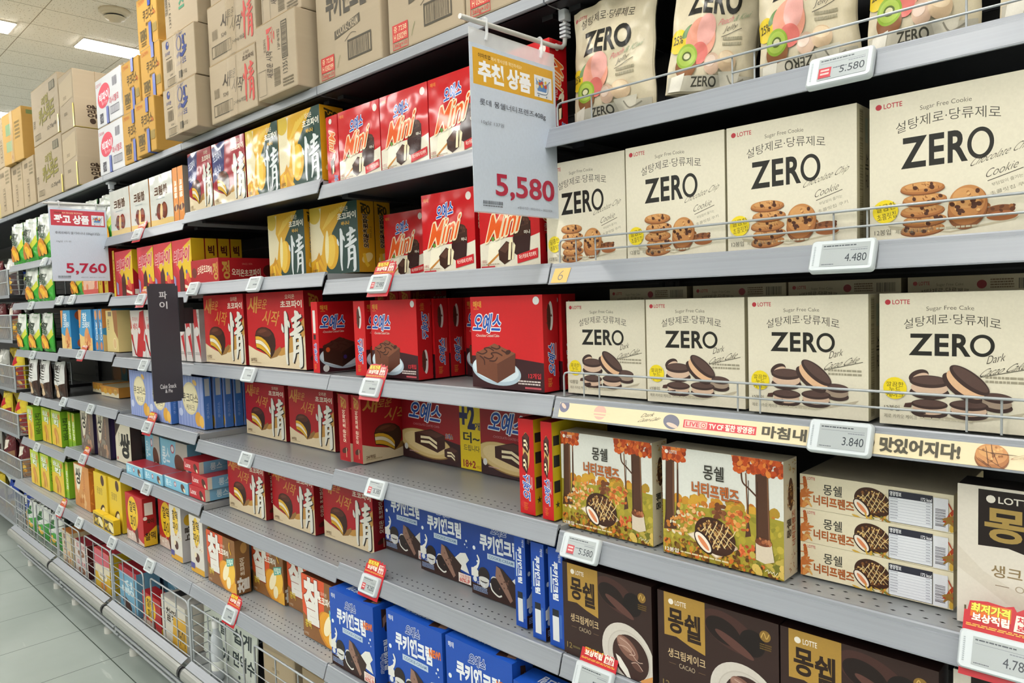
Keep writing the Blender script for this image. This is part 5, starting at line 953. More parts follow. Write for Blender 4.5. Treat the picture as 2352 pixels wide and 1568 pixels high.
# ------------------------------------------------------------------ second bay
z = LZ['B'][1]
put('miniedge', -.85, -.792, .014, z, 'red film-wrapped mini cake carton standing edge-on beside the banana pie carton')
for i, a in enumerate((-.785, -.588, -.391, -.195)): put('mini', a, a+.193, .012, z, 'shiny red mini cake carton on the upper shelf, ' + (ORD[i] if i < 3 else 'half behind the yellow price sign'), 'box', 'upper mini cake cartons')
z = LZ['B'][2]
for i, (a, y) in enumerate(((-.805, .17), (-.433, .012), (-.227, .012))): put('mini', a, a+(.19 if i < 2 else .184), y, z, 'red mini cake carton below the price sign shelf, ' + ('set back on the left', 'middle one at the front', 'right one under the sign edge')[i], 'box', 'lower mini cake cartons')
z = LZ['B'][3]
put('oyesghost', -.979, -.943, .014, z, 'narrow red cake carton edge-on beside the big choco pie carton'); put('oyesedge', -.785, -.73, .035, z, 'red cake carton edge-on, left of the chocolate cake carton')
put('oyesdown', -.708, -.505, .04, z, 'red chocolate cake carton with cake on a plate, front of the left row', 'box', 'chocolate cake cartons')
for i in range(3): put('oyes', -.706+.003*i, -.5+.003*i, .094+.053*i, z, 'red chocolate cake carton %s behind the left front one' % ('first', 'second', 'third')[i], 'box', 'chocolate cake cartons')
put('oyes', -.48, -.27, .19, z, 'red chocolate cake carton in the back, peeking left of the large right one', 'box', 'chocolate cake cartons')
put('oyes', -.276, -.049, .02, z, 'large red chocolate cake carton at the right, beside the wire fence', 'box', 'chocolate cake cartons'); put('oyes', -.27, -.043, .076, z, 'red chocolate cake carton directly behind the large right one', 'box', 'chocolate cake cartons')
for i in range(3): put('pieedge', -1.02+.065*i, -.96+.065*i, .28, z+.04, 'dark red choco pie carton edge-on in the shadow at the back, %s' % ORD[i], 'box', 'shaded edge-on cartons', d=.15)
z = LZ['B'][4]
put('pieedge', -.955, -.897, .078, z, 'red choco pie carton edge-on, left one of the pair', 'box', 'edge-on choco pie cartons'); put('pieedge', -.892, -.842, .084, z, 'red choco pie carton edge-on, right one of the pair showing its large face', 'box', 'edge-on choco pie cartons')
put('oy20', -.836, -.474, .232, z, 'red chocolate cake bundle with yellow strip, set back beside the edge-on pair', 'box', 'yellow strip bundles', h=.215); put('oy20', -.47, -.14, .222, z, 'red chocolate cake bundle, set back behind the two red and yellow edges', 'box', 'yellow strip bundles', h=.215)
put('oyedge', -.129, -.083, .016, z, 'red cake carton edge-on with yellow side, left one of two', 'box', 'yellow sided edge-on cartons'); put('oyedge', -.058, -.026, .012, z, 'red cake carton edge-on with yellow side, right one beside the autumn carton', 'box', 'yellow sided edge-on cartons')
z = LZ['B'][5]
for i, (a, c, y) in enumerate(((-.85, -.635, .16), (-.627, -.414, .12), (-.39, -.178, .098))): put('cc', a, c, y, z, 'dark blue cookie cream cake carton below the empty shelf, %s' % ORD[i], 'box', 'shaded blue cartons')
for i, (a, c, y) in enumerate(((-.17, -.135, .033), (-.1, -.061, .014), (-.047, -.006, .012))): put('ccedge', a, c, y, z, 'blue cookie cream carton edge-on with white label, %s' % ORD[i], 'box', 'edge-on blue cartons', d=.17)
z = LZ['B'][6]
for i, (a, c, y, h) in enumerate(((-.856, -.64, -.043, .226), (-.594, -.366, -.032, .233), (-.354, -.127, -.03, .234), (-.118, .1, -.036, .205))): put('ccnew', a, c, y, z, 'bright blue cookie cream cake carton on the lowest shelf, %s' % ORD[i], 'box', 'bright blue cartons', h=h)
# ------------------------------------------------------------------ third bay
z = LZ['C'][1]
put('piepurple', -1.8, -1.6, .012, z, 'red and purple choco pie carton, left one of two', 'box', 'purple tag choco pie'); put('piepurple', -1.592, -1.345, .012, z, 'red and purple choco pie carton, right one beside the banana pie', 'box', 'purple tag choco pie')
put('bananafilm', -1.335, -1.122, .012, z, 'shiny yellow banana pie carton on the upper shelf, left one', 'box', 'upper banana pie cartons'); put('bananafilm', -1.118, -.878, .012, z, 'shiny yellow banana pie carton on the upper shelf, right one at the shelf end', 'box', 'upper banana pie cartons')
z = LZ['C'][2]
put('banana', -1.379, -1.14, .1, z, 'yellow and green banana pie carton under the upper shelf, left one', 'box', 'lower banana pie cartons'); put('banana', -1.135, -.865, .118, z, 'yellow and green banana pie carton under the upper shelf, right one', 'box', 'lower banana pie cartons')
put('banana', -1.13, -.868, .182, z, 'banana pie carton directly behind the right lower one', 'box', 'lower banana pie cartons')
put('pieflat', -1.805, -1.57, .004, z, 'red choco pie carton lying flat beside the small yellow and red cartons')
z = LZ['C'][3]
put('pie15', -1.81, -1.484, .046, z, 'large red choco pie carton with brush letter, left one beside the section sign'); put('pie18', -1.466, -1.082, .05, z, 'largest red choco pie carton with brush letter, right one')
z = LZ['C'][4]
put('pie24', -1.778, -1.468, .178, z, 'shaded red choco pie carton set back on the empty shelf, left one', 'box', 'set back choco pie'); put('pie24', -1.449, -1.15, .184, z, 'shaded red choco pie carton set back on the empty shelf, right one', 'box', 'set back choco pie')
z = LZ['C'][5]
for i, (a, c, y) in enumerate(((-1.776, -1.482, .09), (-1.468, -1.182, .112), (-1.157, -.873, .132))): put('pie24', a, c, y, z, 'red choco pie carton on the second lowest shelf, %s of three' % ('left', 'middle', 'right')[i], 'box', 'low choco pie')
z = LZ['C'][6]
for i, (a, c, y) in enumerate(((-1.792, -1.554, -.002), (-1.566, -1.335, .068), (-1.325, -1.1, .078), (-1.084, -.862, -.003))): put('chal', a, c, y, z, 'orange and brown rice cake pie carton on the lowest shelf, %s' % ORD[i], 'box', 'orange rice cake pies', h=.202)
# ------------------------------------------------------------------ fourth bay
z = LZ['D'][1]
for i, (a, c) in enumerate(((-2.675, -2.43), (-2.419, -2.203), (-2.19, -1.957))): put('cream', a, c, .012, z, 'white chocolate cream ball carton, %s of three' % ('left', 'middle', 'right')[i], 'box', 'cream ball cartons')
put('creamedge', -1.95, -1.905, .012, z, 'orange edge of a cream ball carton, left one of two', 'box', 'orange edge cartons'); put('creamedge', -1.9, -1.852, .012, z, 'orange edge of a cream ball carton, right one of two', 'box', 'orange edge cartons')
z = LZ['D'][2]
put('yellowedge', -2.69, -2.665, .012, z, 'yellow edge of a pie carton beside the red price sign')
for i, (a, c) in enumerate(((-2.655, -2.44), (-2.375, -2.195), (-2.19, -2.0), (-1.995, -1.814))): put('bigpie', a, c, .012, z, 'red and yellow pie carton in the front row, %s' % ORD[i], 'box', 'red yellow pie cartons')
put('bigpie', -2.655, -2.445, .064, z, 'red and yellow pie carton directly behind the leftmost one', 'box', 'red yellow pie cartons')
for i in range(3): put('bigpieside', -1.995, -1.812+.001*i, .066+.05*i, z, 'pie carton side in the row behind the fourth red yellow one, %s from the front' % ('first', 'second', 'third')[i], 'box', 'pie cartons behind')
z = LZ['D'][3]
for i, (a, c) in enumerate(((-2.65, -2.48), (-2.475, -2.3), (-2.295, -2.13))): put('berry', a, c, .06, z, 'white and red berry pie carton, %s, left of the section sign' % ORD[i], 'box', 'berry pie cartons')
for i, a in enumerate((-2.1, -2.03, -1.95)): put('berryedge', a, a+.058, .06, z, 'white edge-on berry pie carton right of the section sign, %s' % ORD[i], 'box', 'edge-on berry pie cartons')
z = LZ['D'][4]
for i, (a, c, y) in enumerate(((-2.62, -2.38, .03), (-2.375, -2.136, .024), (-2.125, -1.87, .05))): put('kukdas', a, c, y, z, 'light blue soft cake carton in the front row, %s' % ORD[i], 'box', 'light blue cartons')
for i, (y, dx) in enumerate(((.092, .0), (.128, .012), (.166, .02), (.202, .024))): put('kukdas', -2.115+dx, -1.865+dx, y, z, 'light blue soft cake carton behind the front one, %s row back' % ('first', 'second', 'third', 'fourth')[i], 'box', 'light blue cartons')
put('kukdas', -2.37, -2.133, .06, z, 'light blue soft cake carton behind the middle front one', 'box', 'light blue cartons')
z = LZ['D'][5]
for i, (a, c, y) in enumerate(((-2.66, -2.455, .0), (-2.45, -2.24, .006), (-2.234, -1.99, .012))): put('longsflat', a, c, y+.006, z, 'pale blue long cake carton lying at the front edge, %s' % ORD[i], 'box', 'lying long cake cartons')
for i, (a, y) in enumerate(((-1.983, .02), (-1.97, .026), (-2.05, .03))): put('longsend', a, a+.15, y, z+i*.0485, 'red and blue long cake carton end in the stack of three, %s' % ('bottom', 'middle', 'top')[i], 'box', 'stacked long cake cartons', d=.15)
put('longs', -2.69, -2.51, .105, z, 'pale blue upright long cake carton behind the lying ones, left', 'box', 'upright long cake cartons'); put('longs', -2.49, -2.19, .102, z, 'pale blue upright long cake carton behind the lying ones, right', 'box', 'upright long cake cartons')
z = LZ['D'][6]
put('ricered', -2.622, -2.41, -.02, z, 'red rice cake pie carton with yellow emblem, front left', 'box', 'red rice cake pies'); put('ricered', -2.39, -2.185, .04, z, 'red rice cake pie carton set back behind the white one', 'box', 'red rice cake pies')
put('ricewhite', -2.177, -2.06, .008, z, 'tall white rice cake pie carton, left one', 'box', 'white rice cake pies'); put('ricewhite', -1.954, -1.83, .0, z, 'tall white rice cake pie carton, right one', 'box', 'white rice cake pies')
# ------------------------------------------------------------------ far bays
z = LZ['E'][6]
put('yellowcake', -3.07, -2.882, -.02, z, 'yellow banana cake carton, left one', 'box', 'yellow cake cartons'); put('yellowcake', -2.878, -2.7, -.012, z, 'yellow banana cake carton, right one', 'box', 'yellow cake cartons')
for i, a in enumerate((-3.0, -2.85)): put('minipack', a, a+.145, -.052, z, 'small yellow framed snack pack in front of the yellow cartons, %s' % ('left', 'right')[i], 'snack pack', 'yellow framed packs')
put('almond', -3.497, -3.242, .005, z, 'orange almond cookie carton with white diamond'); put('yellowcake', -3.22, -3.09, .03, z, 'yellow cake carton in the shade beside the almond carton')
z = LZ['F'][6]
for i, (a, c, y) in enumerate(((-4.325, -4.135, -.015), (-4.13, -3.945, -.008), (-3.94, -3.705, .006))): put('greencorn', a, c, y, z, 'green and yellow banana cookie carton on the lowest shelf, %s' % ORD[i], 'box', 'low green cartons')
put('greenedge', -3.7, -3.645, .014, z, 'green edge-on cookie carton on the lowest shelf end')
z = LZ['F'][5]
for i, (a, c, y) in enumerate(((-4.398, -4.255, .0), (-4.235, -4.045, .04), (-4.04, -3.847, .044))): put('greencorn', a, c, y, z, 'green and yellow banana cookie carton on the second lowest shelf, %s' % ORD[i], 'box', 'upper green cartons')
for i, a in enumerate((-3.825, -3.75)): put('greenedge', a, a+.06, .075, z, 'green edge-on cookie carton on the second lowest shelf, %s' % ('left', 'right')[i], 'box', 'edge-on green cartons')
z = LZ['E'][5]
put('almondark', -3.41, -3.2, .03, z, 'grey purple almond carton, left one', 'box', 'purple almond cartons'); put('almondark', -3.161, -2.97, .035, z, 'grey purple almond carton, right one', 'box', 'purple almond cartons'); put('blackwhite', -2.93, -2.72, .05, z, 'black and white diamond carton beside the pale blue lying cartons')
z = LZ['F'][4]
for i, (a, c, y) in enumerate(((-4.3, -4.1, -.012), (-4.095, -3.89, .0), (-3.885, -3.67, .022))): put('zebra', a, c, y, z, 'white and dark brown snack bag with black stripes, %s' % ORD[i], 'bag', 'striped snack bags')
z = LZ['E'][4]
put('crackerflat', -3.72, -3.54, .19, z, 'orange cracker carton lying flat, far one', 'box', 'lying cracker cartons'); put('crackerflat', -3.47, -3.19, .16, z, 'orange cracker carton lying flat, near one', 'box', 'lying cracker cartons')
put('tealbox', -3.83, -3.56, .33, z, 'shaded brown and teal carton behind the far lying cracker carton', 'box', 'shaded cookie cartons'); put('tealbox', -3.55, -3.28, .33, z, 'shaded brown and teal carton behind the near lying cracker carton', 'box', 'shaded cookie cartons')
z = LZ['F'][3]
for i, (a, c, y) in enumerate(((-4.5, -4.285, -.012), (-4.28, -4.03, .0), (-4.025, -3.8, .01))): put('mango', a, c, y, z, 'white and green mango bag on the fourth shelf, %s' % ORD[i], 'bag', 'middle mango bags')
z = LZ['E'][3]
put('cracker', -3.545, -3.375, .004, z, 'blue cracker carton showing its round side, left one', 'box', 'cracker cartons'); put('cracker', -3.235, -3.035, .006, z, 'blue cracker carton right of the first', 'box', 'cracker cartons')
for i, a in enumerate((-3.005, -2.94)): put('crackeredge', a, a+.055, .01, z, 'blue cracker carton edge-on, %s' % ('left', 'right')[i], 'box', 'edge-on cracker cartons')
put('tanbox', -2.86, -2.705, .02, z, 'tan twelve-pack cookie carton beside the blue cracker edges')
z = LZ['F'][2]
for i, (a, c) in enumerate(((-4.25, -3.965), (-3.955, -3.66))): put('mango', a, c, -.008, z, 'white and green mango bag on the third shelf, %s' % ('left', 'right')[i], 'bag', 'lower mango bags', h=.205)
z = LZ['E'][2]
for i, a in enumerate((-3.575, -3.37)): put('mango', a, a+.2, .06, z, 'mango bag partly hidden under the red price sign, %s' % ('left', 'right')[i], 'bag', 'hidden mango bags', h=.185)
put('pinkbox', -3.14, -2.915, .012, z, 'pink cookie carton under the red price sign', h=.2)
for i, a in enumerate((-2.9, -2.82)): put('yellowedge', a, a+.05, .012, z, 'yellow carton edge below the red price sign, %s' % ('left', 'right')[i], 'box', 'yellow edges')
z = LZ['F'][1]
for i, (a, c) in enumerate(((-4.515, -4.235), (-4.23, -3.92), (-3.91, -3.62))): put('mango', a, c, -.008, z, 'white and green mango bag on the second shelf, %s' % ORD[i], 'bag', 'upper mango bags', h=.25)
z = LZ['E'][1]
for i, a in enumerate((-3.45, -3.2, -2.95)): put('mango', a, a+.22, .03, z, 'mango bag behind the red price sign, %s' % ORD[i], 'bag', 'mango bags behind the sign')
# ------------------------------------------------------------------ shipping cartons on top
z = 2.24
for i, (a, c) in enumerate(((-.853, -.553), (-.521, -.242), (-.236, .05))): put_ship('cookiecream', a, c, .0, z, 'large kraft shipping carton with cookie cream print and red code, %s of three' % ('left', 'middle', 'right')[i], 'cookie cream cartons')
for i, (a, c) in enumerate(((.06, .4), (.41, .74), (.75, .93))): put_ship('tan', a, c, .02, z, 'kraft carton above the jelly bags out of frame', 'cartons above the jelly', h=.3)
put_ship('pievert', -1.125, -.893, -.044, z, 'kraft carton standing on end with vertical black and red print, lower', 'upright pie cartons'); put_ship('pievert', -1.125, -.893, -.02, z+.222, 'kraft carton standing on end with vertical black and red print, upper', 'upright pie cartons')
put_ship('piecarton', -1.493, -1.165, -.026, z, 'kraft carton with large black and red brush print, lower', 'brush print cartons'); put_ship('piecarton', -1.5, -1.165, -.02, z+.197, 'kraft carton with large black and red brush print, upper', 'brush print cartons'); put_ship('piecarton', -1.49, -1.16, -.01, z+.394, 'kraft carton with brush print above the upper one, out of frame', 'brush print cartons')
put_ship('swirl', -1.807, -1.526, -.062, z, 'kraft carton with blue swirl print, lower', 'blue swirl cartons'); put_ship('swirl', -1.807, -1.526, -.056, z+.178, 'kraft carton with blue swirl print, upper', 'blue swirl cartons')
put_ship('greenprint', -1.803, -1.526, -.04, z+.355, 'kraft carton with green print on top of the blue swirl cartons')
for i, (dx, dy) in enumerate(((0, -.026), (.02, .0), (-.015, .01), (0, .0))): put_ship('yellow', -2.195+dx, -1.99+dx, dy, z+.213*i, 'yellow shipping carton with blue tape, right column, %s from bottom' % ('first', 'second', 'third', 'fourth')[i], 'yellow cartons', h=.211)
for i in range(2): put_ship('yellow', -2.405, -2.205, -.005+.008*i, z+.213*i, 'yellow shipping carton with blue tape, left column, %s' % ('lower', 'upper')[i], 'yellow cartons', h=.211)
for i in range(2): put_ship('white', -2.738, -2.415, .0, z+.217*i, 'white shipping carton with pink oval print, %s' % ('lower', 'upper')[i], 'white cartons')
for i in range(3): put_ship('redprint', -3.005-(.195 if i == 2 else 0), -2.752-(.18 if i == 2 else 0), .14 if i < 2 else .195, z+.222*i, 'kraft carton set back beside the white ones, %s of the column' % ('bottom', 'middle', 'top')[i], 'set back kraft cartons', h=.22 if i < 2 else .165)
for i in range(2): put_ship('tan', -3.25, -3.018, -.012, z+.282*i, 'plain kraft carton with yellow tape beside the olive print ones, %s' % ('lower', 'upper')[i], 'plain kraft cartons')
for i in range(2): put_ship('olive', -3.79, -3.285, -.006, z+.305*i, 'wide kraft carton with olive lettering, %s' % ('lower', 'upper')[i], 'olive print cartons', h=.303)
for i, a in enumerate((-4.32, -4.06)): put_ship('narrow', a, a+.25, -.01, z, 'kraft carton with vertical print under the yellow stamped one, %s' % ('left', 'right')[i], 'vertical print cartons')
put_ship('greenstamp', -4.32, -3.96, -.03, z+.272, 'yellow kraft carton with green stamps on top of the vertical print ones', rz=.06)
for i in range(2): put_ship('narrow', -4.66, -4.345, -.01, z+.3*i, 'kraft carton at the left picture edge, %s' % ('lower', 'upper')[i], 'left edge cartons', h=.298)
for i, a in enumerate((-4.98, -5.32)): put_ship('olive', a, a+.3, 0, z, 'kraft carton beyond the left picture edge, %s' % ('near', 'far')[i], 'left edge cartons')
# ------------------------------------------------------------------ price tags
price_tag(.586, 'A', 1, '5.580', 'white price tag reading 5.580 under the jelly bags', badge=True); price_tag(.588, 'A', 2, '4.480', 'white price tag reading 4.480 under the cookie cartons'); price_tag(.583, 'A', 3, '3.840', 'white price tag reading 3.840 on the cream printed strip')
price_tag(.069, 'A', 4, '5.580', 'white price tag reading 5.580 below the left autumn carton', badge=True); price_tag(.79, 'A', 4, '4.780', 'white price tag in a red card reading 4.780 at the bottom right', promo=True, dz=-.014); price_tag(.093, 'A', 5, '', 'white price tag in a red card before the leftmost cacao carton', promo=True, dz=-.02)
price_tag(-.583, 'B', 2, '2.980', 'white price tag in a red card under the lower mini cake cartons', promo=True, badge=True, w=.08); price_tag(-.64, 'B', 3, '', 'glaring white price tag in a red card before the plate of cake carton', promo=True, w=.08)
price_tag(-.637, 'B', 4, '6.380', 'white price tag on the empty shelf before the yellow strip bundles', badge=True, w=.08); price_tag(-.687, 'B', 5, '4.280', 'white price tag in a red card above the bright blue cartons', promo=True, badge=True, w=.08)
for x, bb, lv, pr, lab in ((-1.743, 'C', 2, False, 'below the flat red carton end'), (-1.265, 'C', 2, False, 'below the left lower banana carton'), (-1.338, 'C', 3, False, 'below the two largest choco pie cartons'), (-1.391, 'C', 4, False, 'on the empty shelf before the set back choco pie'), (-1.464, 'C', 6, True, 'before the orange rice cake pies'),
    (-2.272, 'D', 1, True, 'below the middle white cream ball carton'), (-2.278, 'D', 2, True, 'below the second red and yellow pie carton'), (-2.289, 'D', 3, False, 'below the berry pie cartons'), (-2.293, 'D', 4, True, 'below the light blue soft cake cartons'), (-2.348, 'D', 5, False, 'below the lying pale blue cartons'), (-2.668, 'D', 6, False, 'below the front left red rice cake pie'), (-2.206, 'D', 6, False, 'below the tall white rice cake pie'),
    (-3.45, 'E', 2, False, 'below the left hidden mango bag'), (-3.239, 'E', 2, False, 'below the pink carton under the red price sign'), (-3.152, 'E', 3, True, 'below the second blue cracker carton'), (-3.514, 'E', 4, False, 'at the left end before the far lying cracker carton'), (-3.05, 'E', 4, False, 'at the right end before the near lying cracker carton'), (-3.234, 'E', 5, True, 'below the purple almond cartons'), (-3.506, 'E', 6, True, 'below the orange almond carton'), (-3.162, 'E', 6, False, 'below the small yellow framed packs'),
    (-4.04, 'F', 2, False, 'below the third shelf mango bags'), (-4.081, 'F', 3, False, 'below the fourth shelf mango bags'), (-4.047, 'F', 4, False, 'below the striped snack bags'), (-4.137, 'F', 5, False, 'below the second lowest green cartons'), (-3.7, 'F', 1, False, 'below the second shelf mango bags')):
    price_tag(x, bb, lv, '', 'white price tag %s%s' % ('in a red card ' if pr else '', lab), promo=pr, w=.08)
# ------------------------------------------------------------------ hanging signs
ROD = plain('painted_rod', '#c3c4c2', .3, .2, .03); HOLD = plain('sign_bracket', '#c9ced6', .35, 0, .03)
def price_sign(x, y0, y1, z0, z1, zr, col, title, item, unit, price, date, label, ztop=2.2, yb=.057):
    e = empty('price_sign', (x, 0, 0), label, 'price sign', 'hanging price signs')
    b = MB(); b.tube([(0, y0-.02, zr-.002), (0, yb-.04, zr+.003), (0, yb-.012, zr+.006), (0, yb-.003, zr+.014), (0, yb, zr+.03), (0, yb, ztop)], .0048, ROD, 10); rod = b.obj('rod', e)
    b = MB(); b.box(-.009, yb-.011, ztop-.01, .009, yb+.011, ztop+.03, HOLD, .003)
    for k in range(4): b.box(-.0085, yb-.0085, ztop-.02-k*.008, .0085, yb+.0085, ztop-.015-k*.008, HOLD, .001)
    b.box(-.02, yb-.018, ztop+.012, .02, yb+.018, ztop+.036, HOLD, .004); b.obj('bracket', e)
    h = z1-z0; w = y1-y0
    b = MB(); b.box(-.0008, y0, z0-.002, -.0002, y1, z1+.028, clear_plastic()); b.obj('clear_sleeve', e)
    for yy in (y0+w*.18, y0+w*.82):
        b = MB(); b.tube([(0.004, yy, zr+.006), (.004, yy, zr-.02), (.001, yy, z1+.012)], .003, clear_plastic(), 6); b.tube([(0, yy-.004, zr+.006), (0, yy, zr+.009), (0, yy+.004, zr+.006)], .004, clear_plastic(), 6); b.obj('hook', rod)
    A = Art(w, h); A.rect(0, 0, 100, 100, '#bcc6d6'); A.rect(3, 2.5, 97, 24, col)
    A.t('이마트앱', 9, 5, 22, 7.6, '#4a3a1c', b=.02); A.t('에서 행사상품 확인하세요!', 23, 5.2, 58, 7.6, '#efe0b8')
    A.t(title[0], 9, 9.5, 36, 21, '#e6e8ec', b=.045); A.t(title[1], 41, 9.5, 68, 21, '#e6e8ec', b=.045)
    A.rect(73, 8, 95, 22, '#d9dde4'); A.poly([(75, 10), (90, 12), (88, 18), (77, 18)], '#5a82b8'); A.blobs(76, 10, 88, 16, ['#c9a83a', '#b54a3a', '#8a9ab0', '#d8d2c0'], 16, 1, 1.8, 3); A.line([(93, 10.5), (90.5, 12), (88.5, 19), (76, 19.6)], .5, '#5a6a80'); A.circ(78, 21, .6, '#5a6a80', 8); A.circ(88, 21, .6, '#5a6a80', 8)
    A.t(item, 9, 32, 86, 36.5, '#3a3c44', b=-.002); A.t(unit, 10, 44.5, 35, 47.4, '#6a6c74', b=-.005)
    A.t(price, 24, 76, 94, 91, '#a82440', b=.02); A.bars(9, 93, 31, 95.2, '#3a3c44', 26); A.fine(9, 95.8, 31, 97, '#6a6c74', 1); A.t(date, 48, 94.6, 91, 96.4, '#7a7c84')
    b = MB(); b.box(0, y0, z0, .0006, y1, z1, ink('#bcc6d6', .3)); b.art(A, lambda u, v, k: (.0008+EPS*k, y0+u*w, z1-v*h), lambda c: ink(c, .3)); s_ = b.obj('price_sheet', e)
    return e
price_sign(.004, -.222, .019, 1.779, 2.086, 2.128, '#cf9e34', ('추천', '상품'), '롯데 몽쉘너티프렌즈408g', '10g당 137원', '5,580', '※행사기간 : 20221013 ~ 20221026', 'hanging price sign with a yellow header reading 5,580')
price_sign(-2.70, -.232, -.0, 1.758, 2.08, 2.1, '#b8404e', ('광고', '상품'), '후레쉬베리 딸기바나나 336g(12입)', '10g당 171원', '5,760', '※행사기간 : 20221013 ~ 20221026', 'hanging price sign with a red header reading 5,760', ztop=2.19, yb=.03)
e = empty('section_sign', (-1.812, 0, 0), 'dark grey vertical section sign for cake snacks and pies', 'section sign')
SG = plain('dark_sign_panel', '#3b3942', .45, 0, .04)
b = MB(); bm = bmesh.new(); bmesh.ops.create_cube(bm, size=1)
for p in bm.verts: p.co = Vector((p.co.x*.006, -.103+p.co.y*.108, 1.4905+p.co.z*.441))
bmesh.ops.bevel(bm, geom=[q for q in bm.edges if abs(q.verts[0].co.x-q.verts[1].co.x) > .004], offset=.008, segments=4, affect='EDGES'); bm.verts.index_update()
b.add([p.co[:] for p in bm.verts], [[q.index for q in g.verts] for g in bm.faces], SG); bm.free()
A = Art(.108, .441); A.t('파', 37, 6.5, 62, 12.5, '#d3d4da', b=.02); A.t('이', 37, 15, 62, 21, '#d3d4da', b=.02); A.t('Cake Snack', 23, 84.6, 77, 88.2, '#d3d4da', b=.015); A.t('& Pie', 39, 89, 63, 92, '#d3d4da', b=.015)
b.art(A, lambda u, v, k: (.0032+EPS*k, -.157+u*.108, 1.711-v*.441), lambda c: ink(c, .5)); b.obj('panel', e)
b = MB(); b.box(-.006, -.05, 1.53, .006, -.03, 1.66, ink('#1f1e22', .4), .002); b.box(-.005, -.032, 1.56, .005, .004, 1.62, ink('#1f1e22', .4), .002); b.obj('clamp', e)
# ------------------------------------------------------------------ dump baskets along the floor
def basket(bay):
    x0, x1 = BAYS[bay]; e = empty('dump_basket', (x0, 0, 0), 'wire floor basket with bumper %s' % BN[bay], 'basket', 'floor baskets'); L = x1-x0
    yf = -.07; zt = .487
    for a, c in ((.01, L*.5-.045), (L*.5+.04, L-.02)):
        b = MB(); b.tube([(a, yf, .235), (a, yf, zt-.01), (a+.003, yf, zt-.003), (a+.012, yf, zt), (c-.02, yf, zt), (c-.006, yf, zt-.006), (c, yf, zt-.02), (c, yf, .235)], .0036, WIRE, 7)
        for zz in (.27, .31, .35, .39, .43): b.tube([(a, yf-.002, zz), (c, yf-.002, zz)], .0017, WIRE, 6)
        for q in (.33, .67): b.tube([(a+(c-a)*q, yf+.002, .235), (a+(c-a)*q, yf+.002, zt)], .0026, WIRE, 6)
        b.obj('front_panel', e)
    b = MB()
    for zz in (.27, .31): b.tube([(.01, yf-.003, zz), (L-.02, yf-.003, zz)], .0022, WIRE, 6)
    b.obj('cross_wire', e)
    b = MB(); xx = L-.012
    b.tube([(xx, yf, .1), (xx, yf, zt+.01), (xx, yf+.015, zt+.018), (xx, .36, zt+.018), (xx, .36, .1)], .0045, WIRE, 7)
    for zz in (.27, .31, .35, .39, .43, .47): b.tube([(xx, yf, zz), (xx, .36, zz)], .0022, WIRE, 6)
    b.obj('divider', e)
    b = MB(); b.box(.006, yf, .222, L-.006, .42, .232, DECK); b.obj('bottom_plate', e)
    pr = [(-.111, .254), (-.121, .25), (-.128, .24), (-.1305, .228), (-.128, .215), (-.12, .207), (-.11, .205), (-.1, .212), (-.096, .23), (-.1, .248)]
    b = MB(); b.sweep(pr, .018, L-.018, ALU); b.obj('bumper_tube', e)
    b = MB(); b.sweep([(-.084, .272), (-.109, .257), (-.109, .255), (-.084, .27)], .018, L-.018, RAIL); b.obj('bumper_plate', e)
    for a in (.006, L-.018):
        b = MB(); b.sweep([(-.113+(p[0]+.113)*.9, .229+(p[1]-.229)*.9) for p in pr], a, a+.012, plain('bumper_cap', '#2a2b2e', .5)); b.obj('bumper_end_cap', e)
    b = MB(); b.tube([(.01, -.06, .085), (L-.01, -.06, .085)], .006, WIRE); b.tube([(.01, -.075, .13), (L-.01, -.075, .13)], .006, WIRE); b.obj('base_rail', e)
    for a in (.055, L-.3):
        b = MB(); b.box(a, -.03, .03, a+.022, -.008, .222, WIRE); b.tube([(a+.011, -.06, .085), (a+.011, -.02, .085)], .006, WIRE); lg = b.obj('leg', e)
        b = MB(); b.tube([(a+.011, -.019, 0.0), (a+.011, -.019, .03)], .022, plain('white_foot', '#c9c9c4', .4), 14); b.obj('foot', e)
    return e
for b_ in 'ABCDEF': basket(b_)
z = .234
def low(key, x0, x1, y, lab, group=None, h=None, d=None): return put(key, x0, x1, y, z, lab, 'bag' if key in ('mango', 'zebra') or key.startswith('chip') else 'box', group, h=h, d=d)
A = Art(.2, .2); A.rect(0, 0, 100, 100, '#6ea2c0'); A.rect(0, 0, 100, 12, '#b02632'); A.t('롱스', 16, 26, 80, 60, '#cfe2ea', b=.03, q=1); A.ell(40, 84, 26, 12, '#4a261c', 20)
carton('lowlongs', 'long_cake_carton', .15, .2, .1, '#6ea2c0', A, None, topc='#a82a35')
A = Art(.3, .2); A.rect(0, 0, 100, 100, '#d0cbc0'); A.t('찰떡', 20, 20, 60, 50, '#2d1d10', b=.02); A.poly([(50, 30), (100, 26), (100, 100), (40, 100)], '#cfa12c'); A.t('파이', 62, 52, 94, 86, '#2d1d10', b=.02)
B_ = Art(.3, .2); B_.fine(10, 10, 80, 50, '#6a2a2c', 3); B_.rect(10, 60, 40, 80, '#3a3a3c')
carton('lowrice', 'rice_cake_pie_carton', .26, .19, .2, '#c9c4ba', A, None, B_, topc='#c9c6c0')
low('lowlongs', -2.675, -2.45, -.05, 'pale blue and red carton in the wire basket, front left', 'basket long cakes'); low('lowlongs', -2.44, -2.24, .08, 'pale blue and red carton in the wire basket, behind the first', 'basket long cakes'); low('lowlongs', -2.67, -2.46, .07, 'pale blue and red carton at the back of the wire basket', 'basket long cakes')
low('ricered', -2.385, -2.18, -.05, 'red and yellow emblem carton in the wire basket', h=.15); low('lowrice', -2.165, -1.92, -.05, 'white and yellow rice cake carton in the wire basket, right', None)
low('ricered', -2.22, -2.0, .2, 'red carton lying dark at the back of the basket', h=.2); low('ricewhite', -1.91, -1.84, .02, 'white carton at the right end of the wire basket', h=.2)
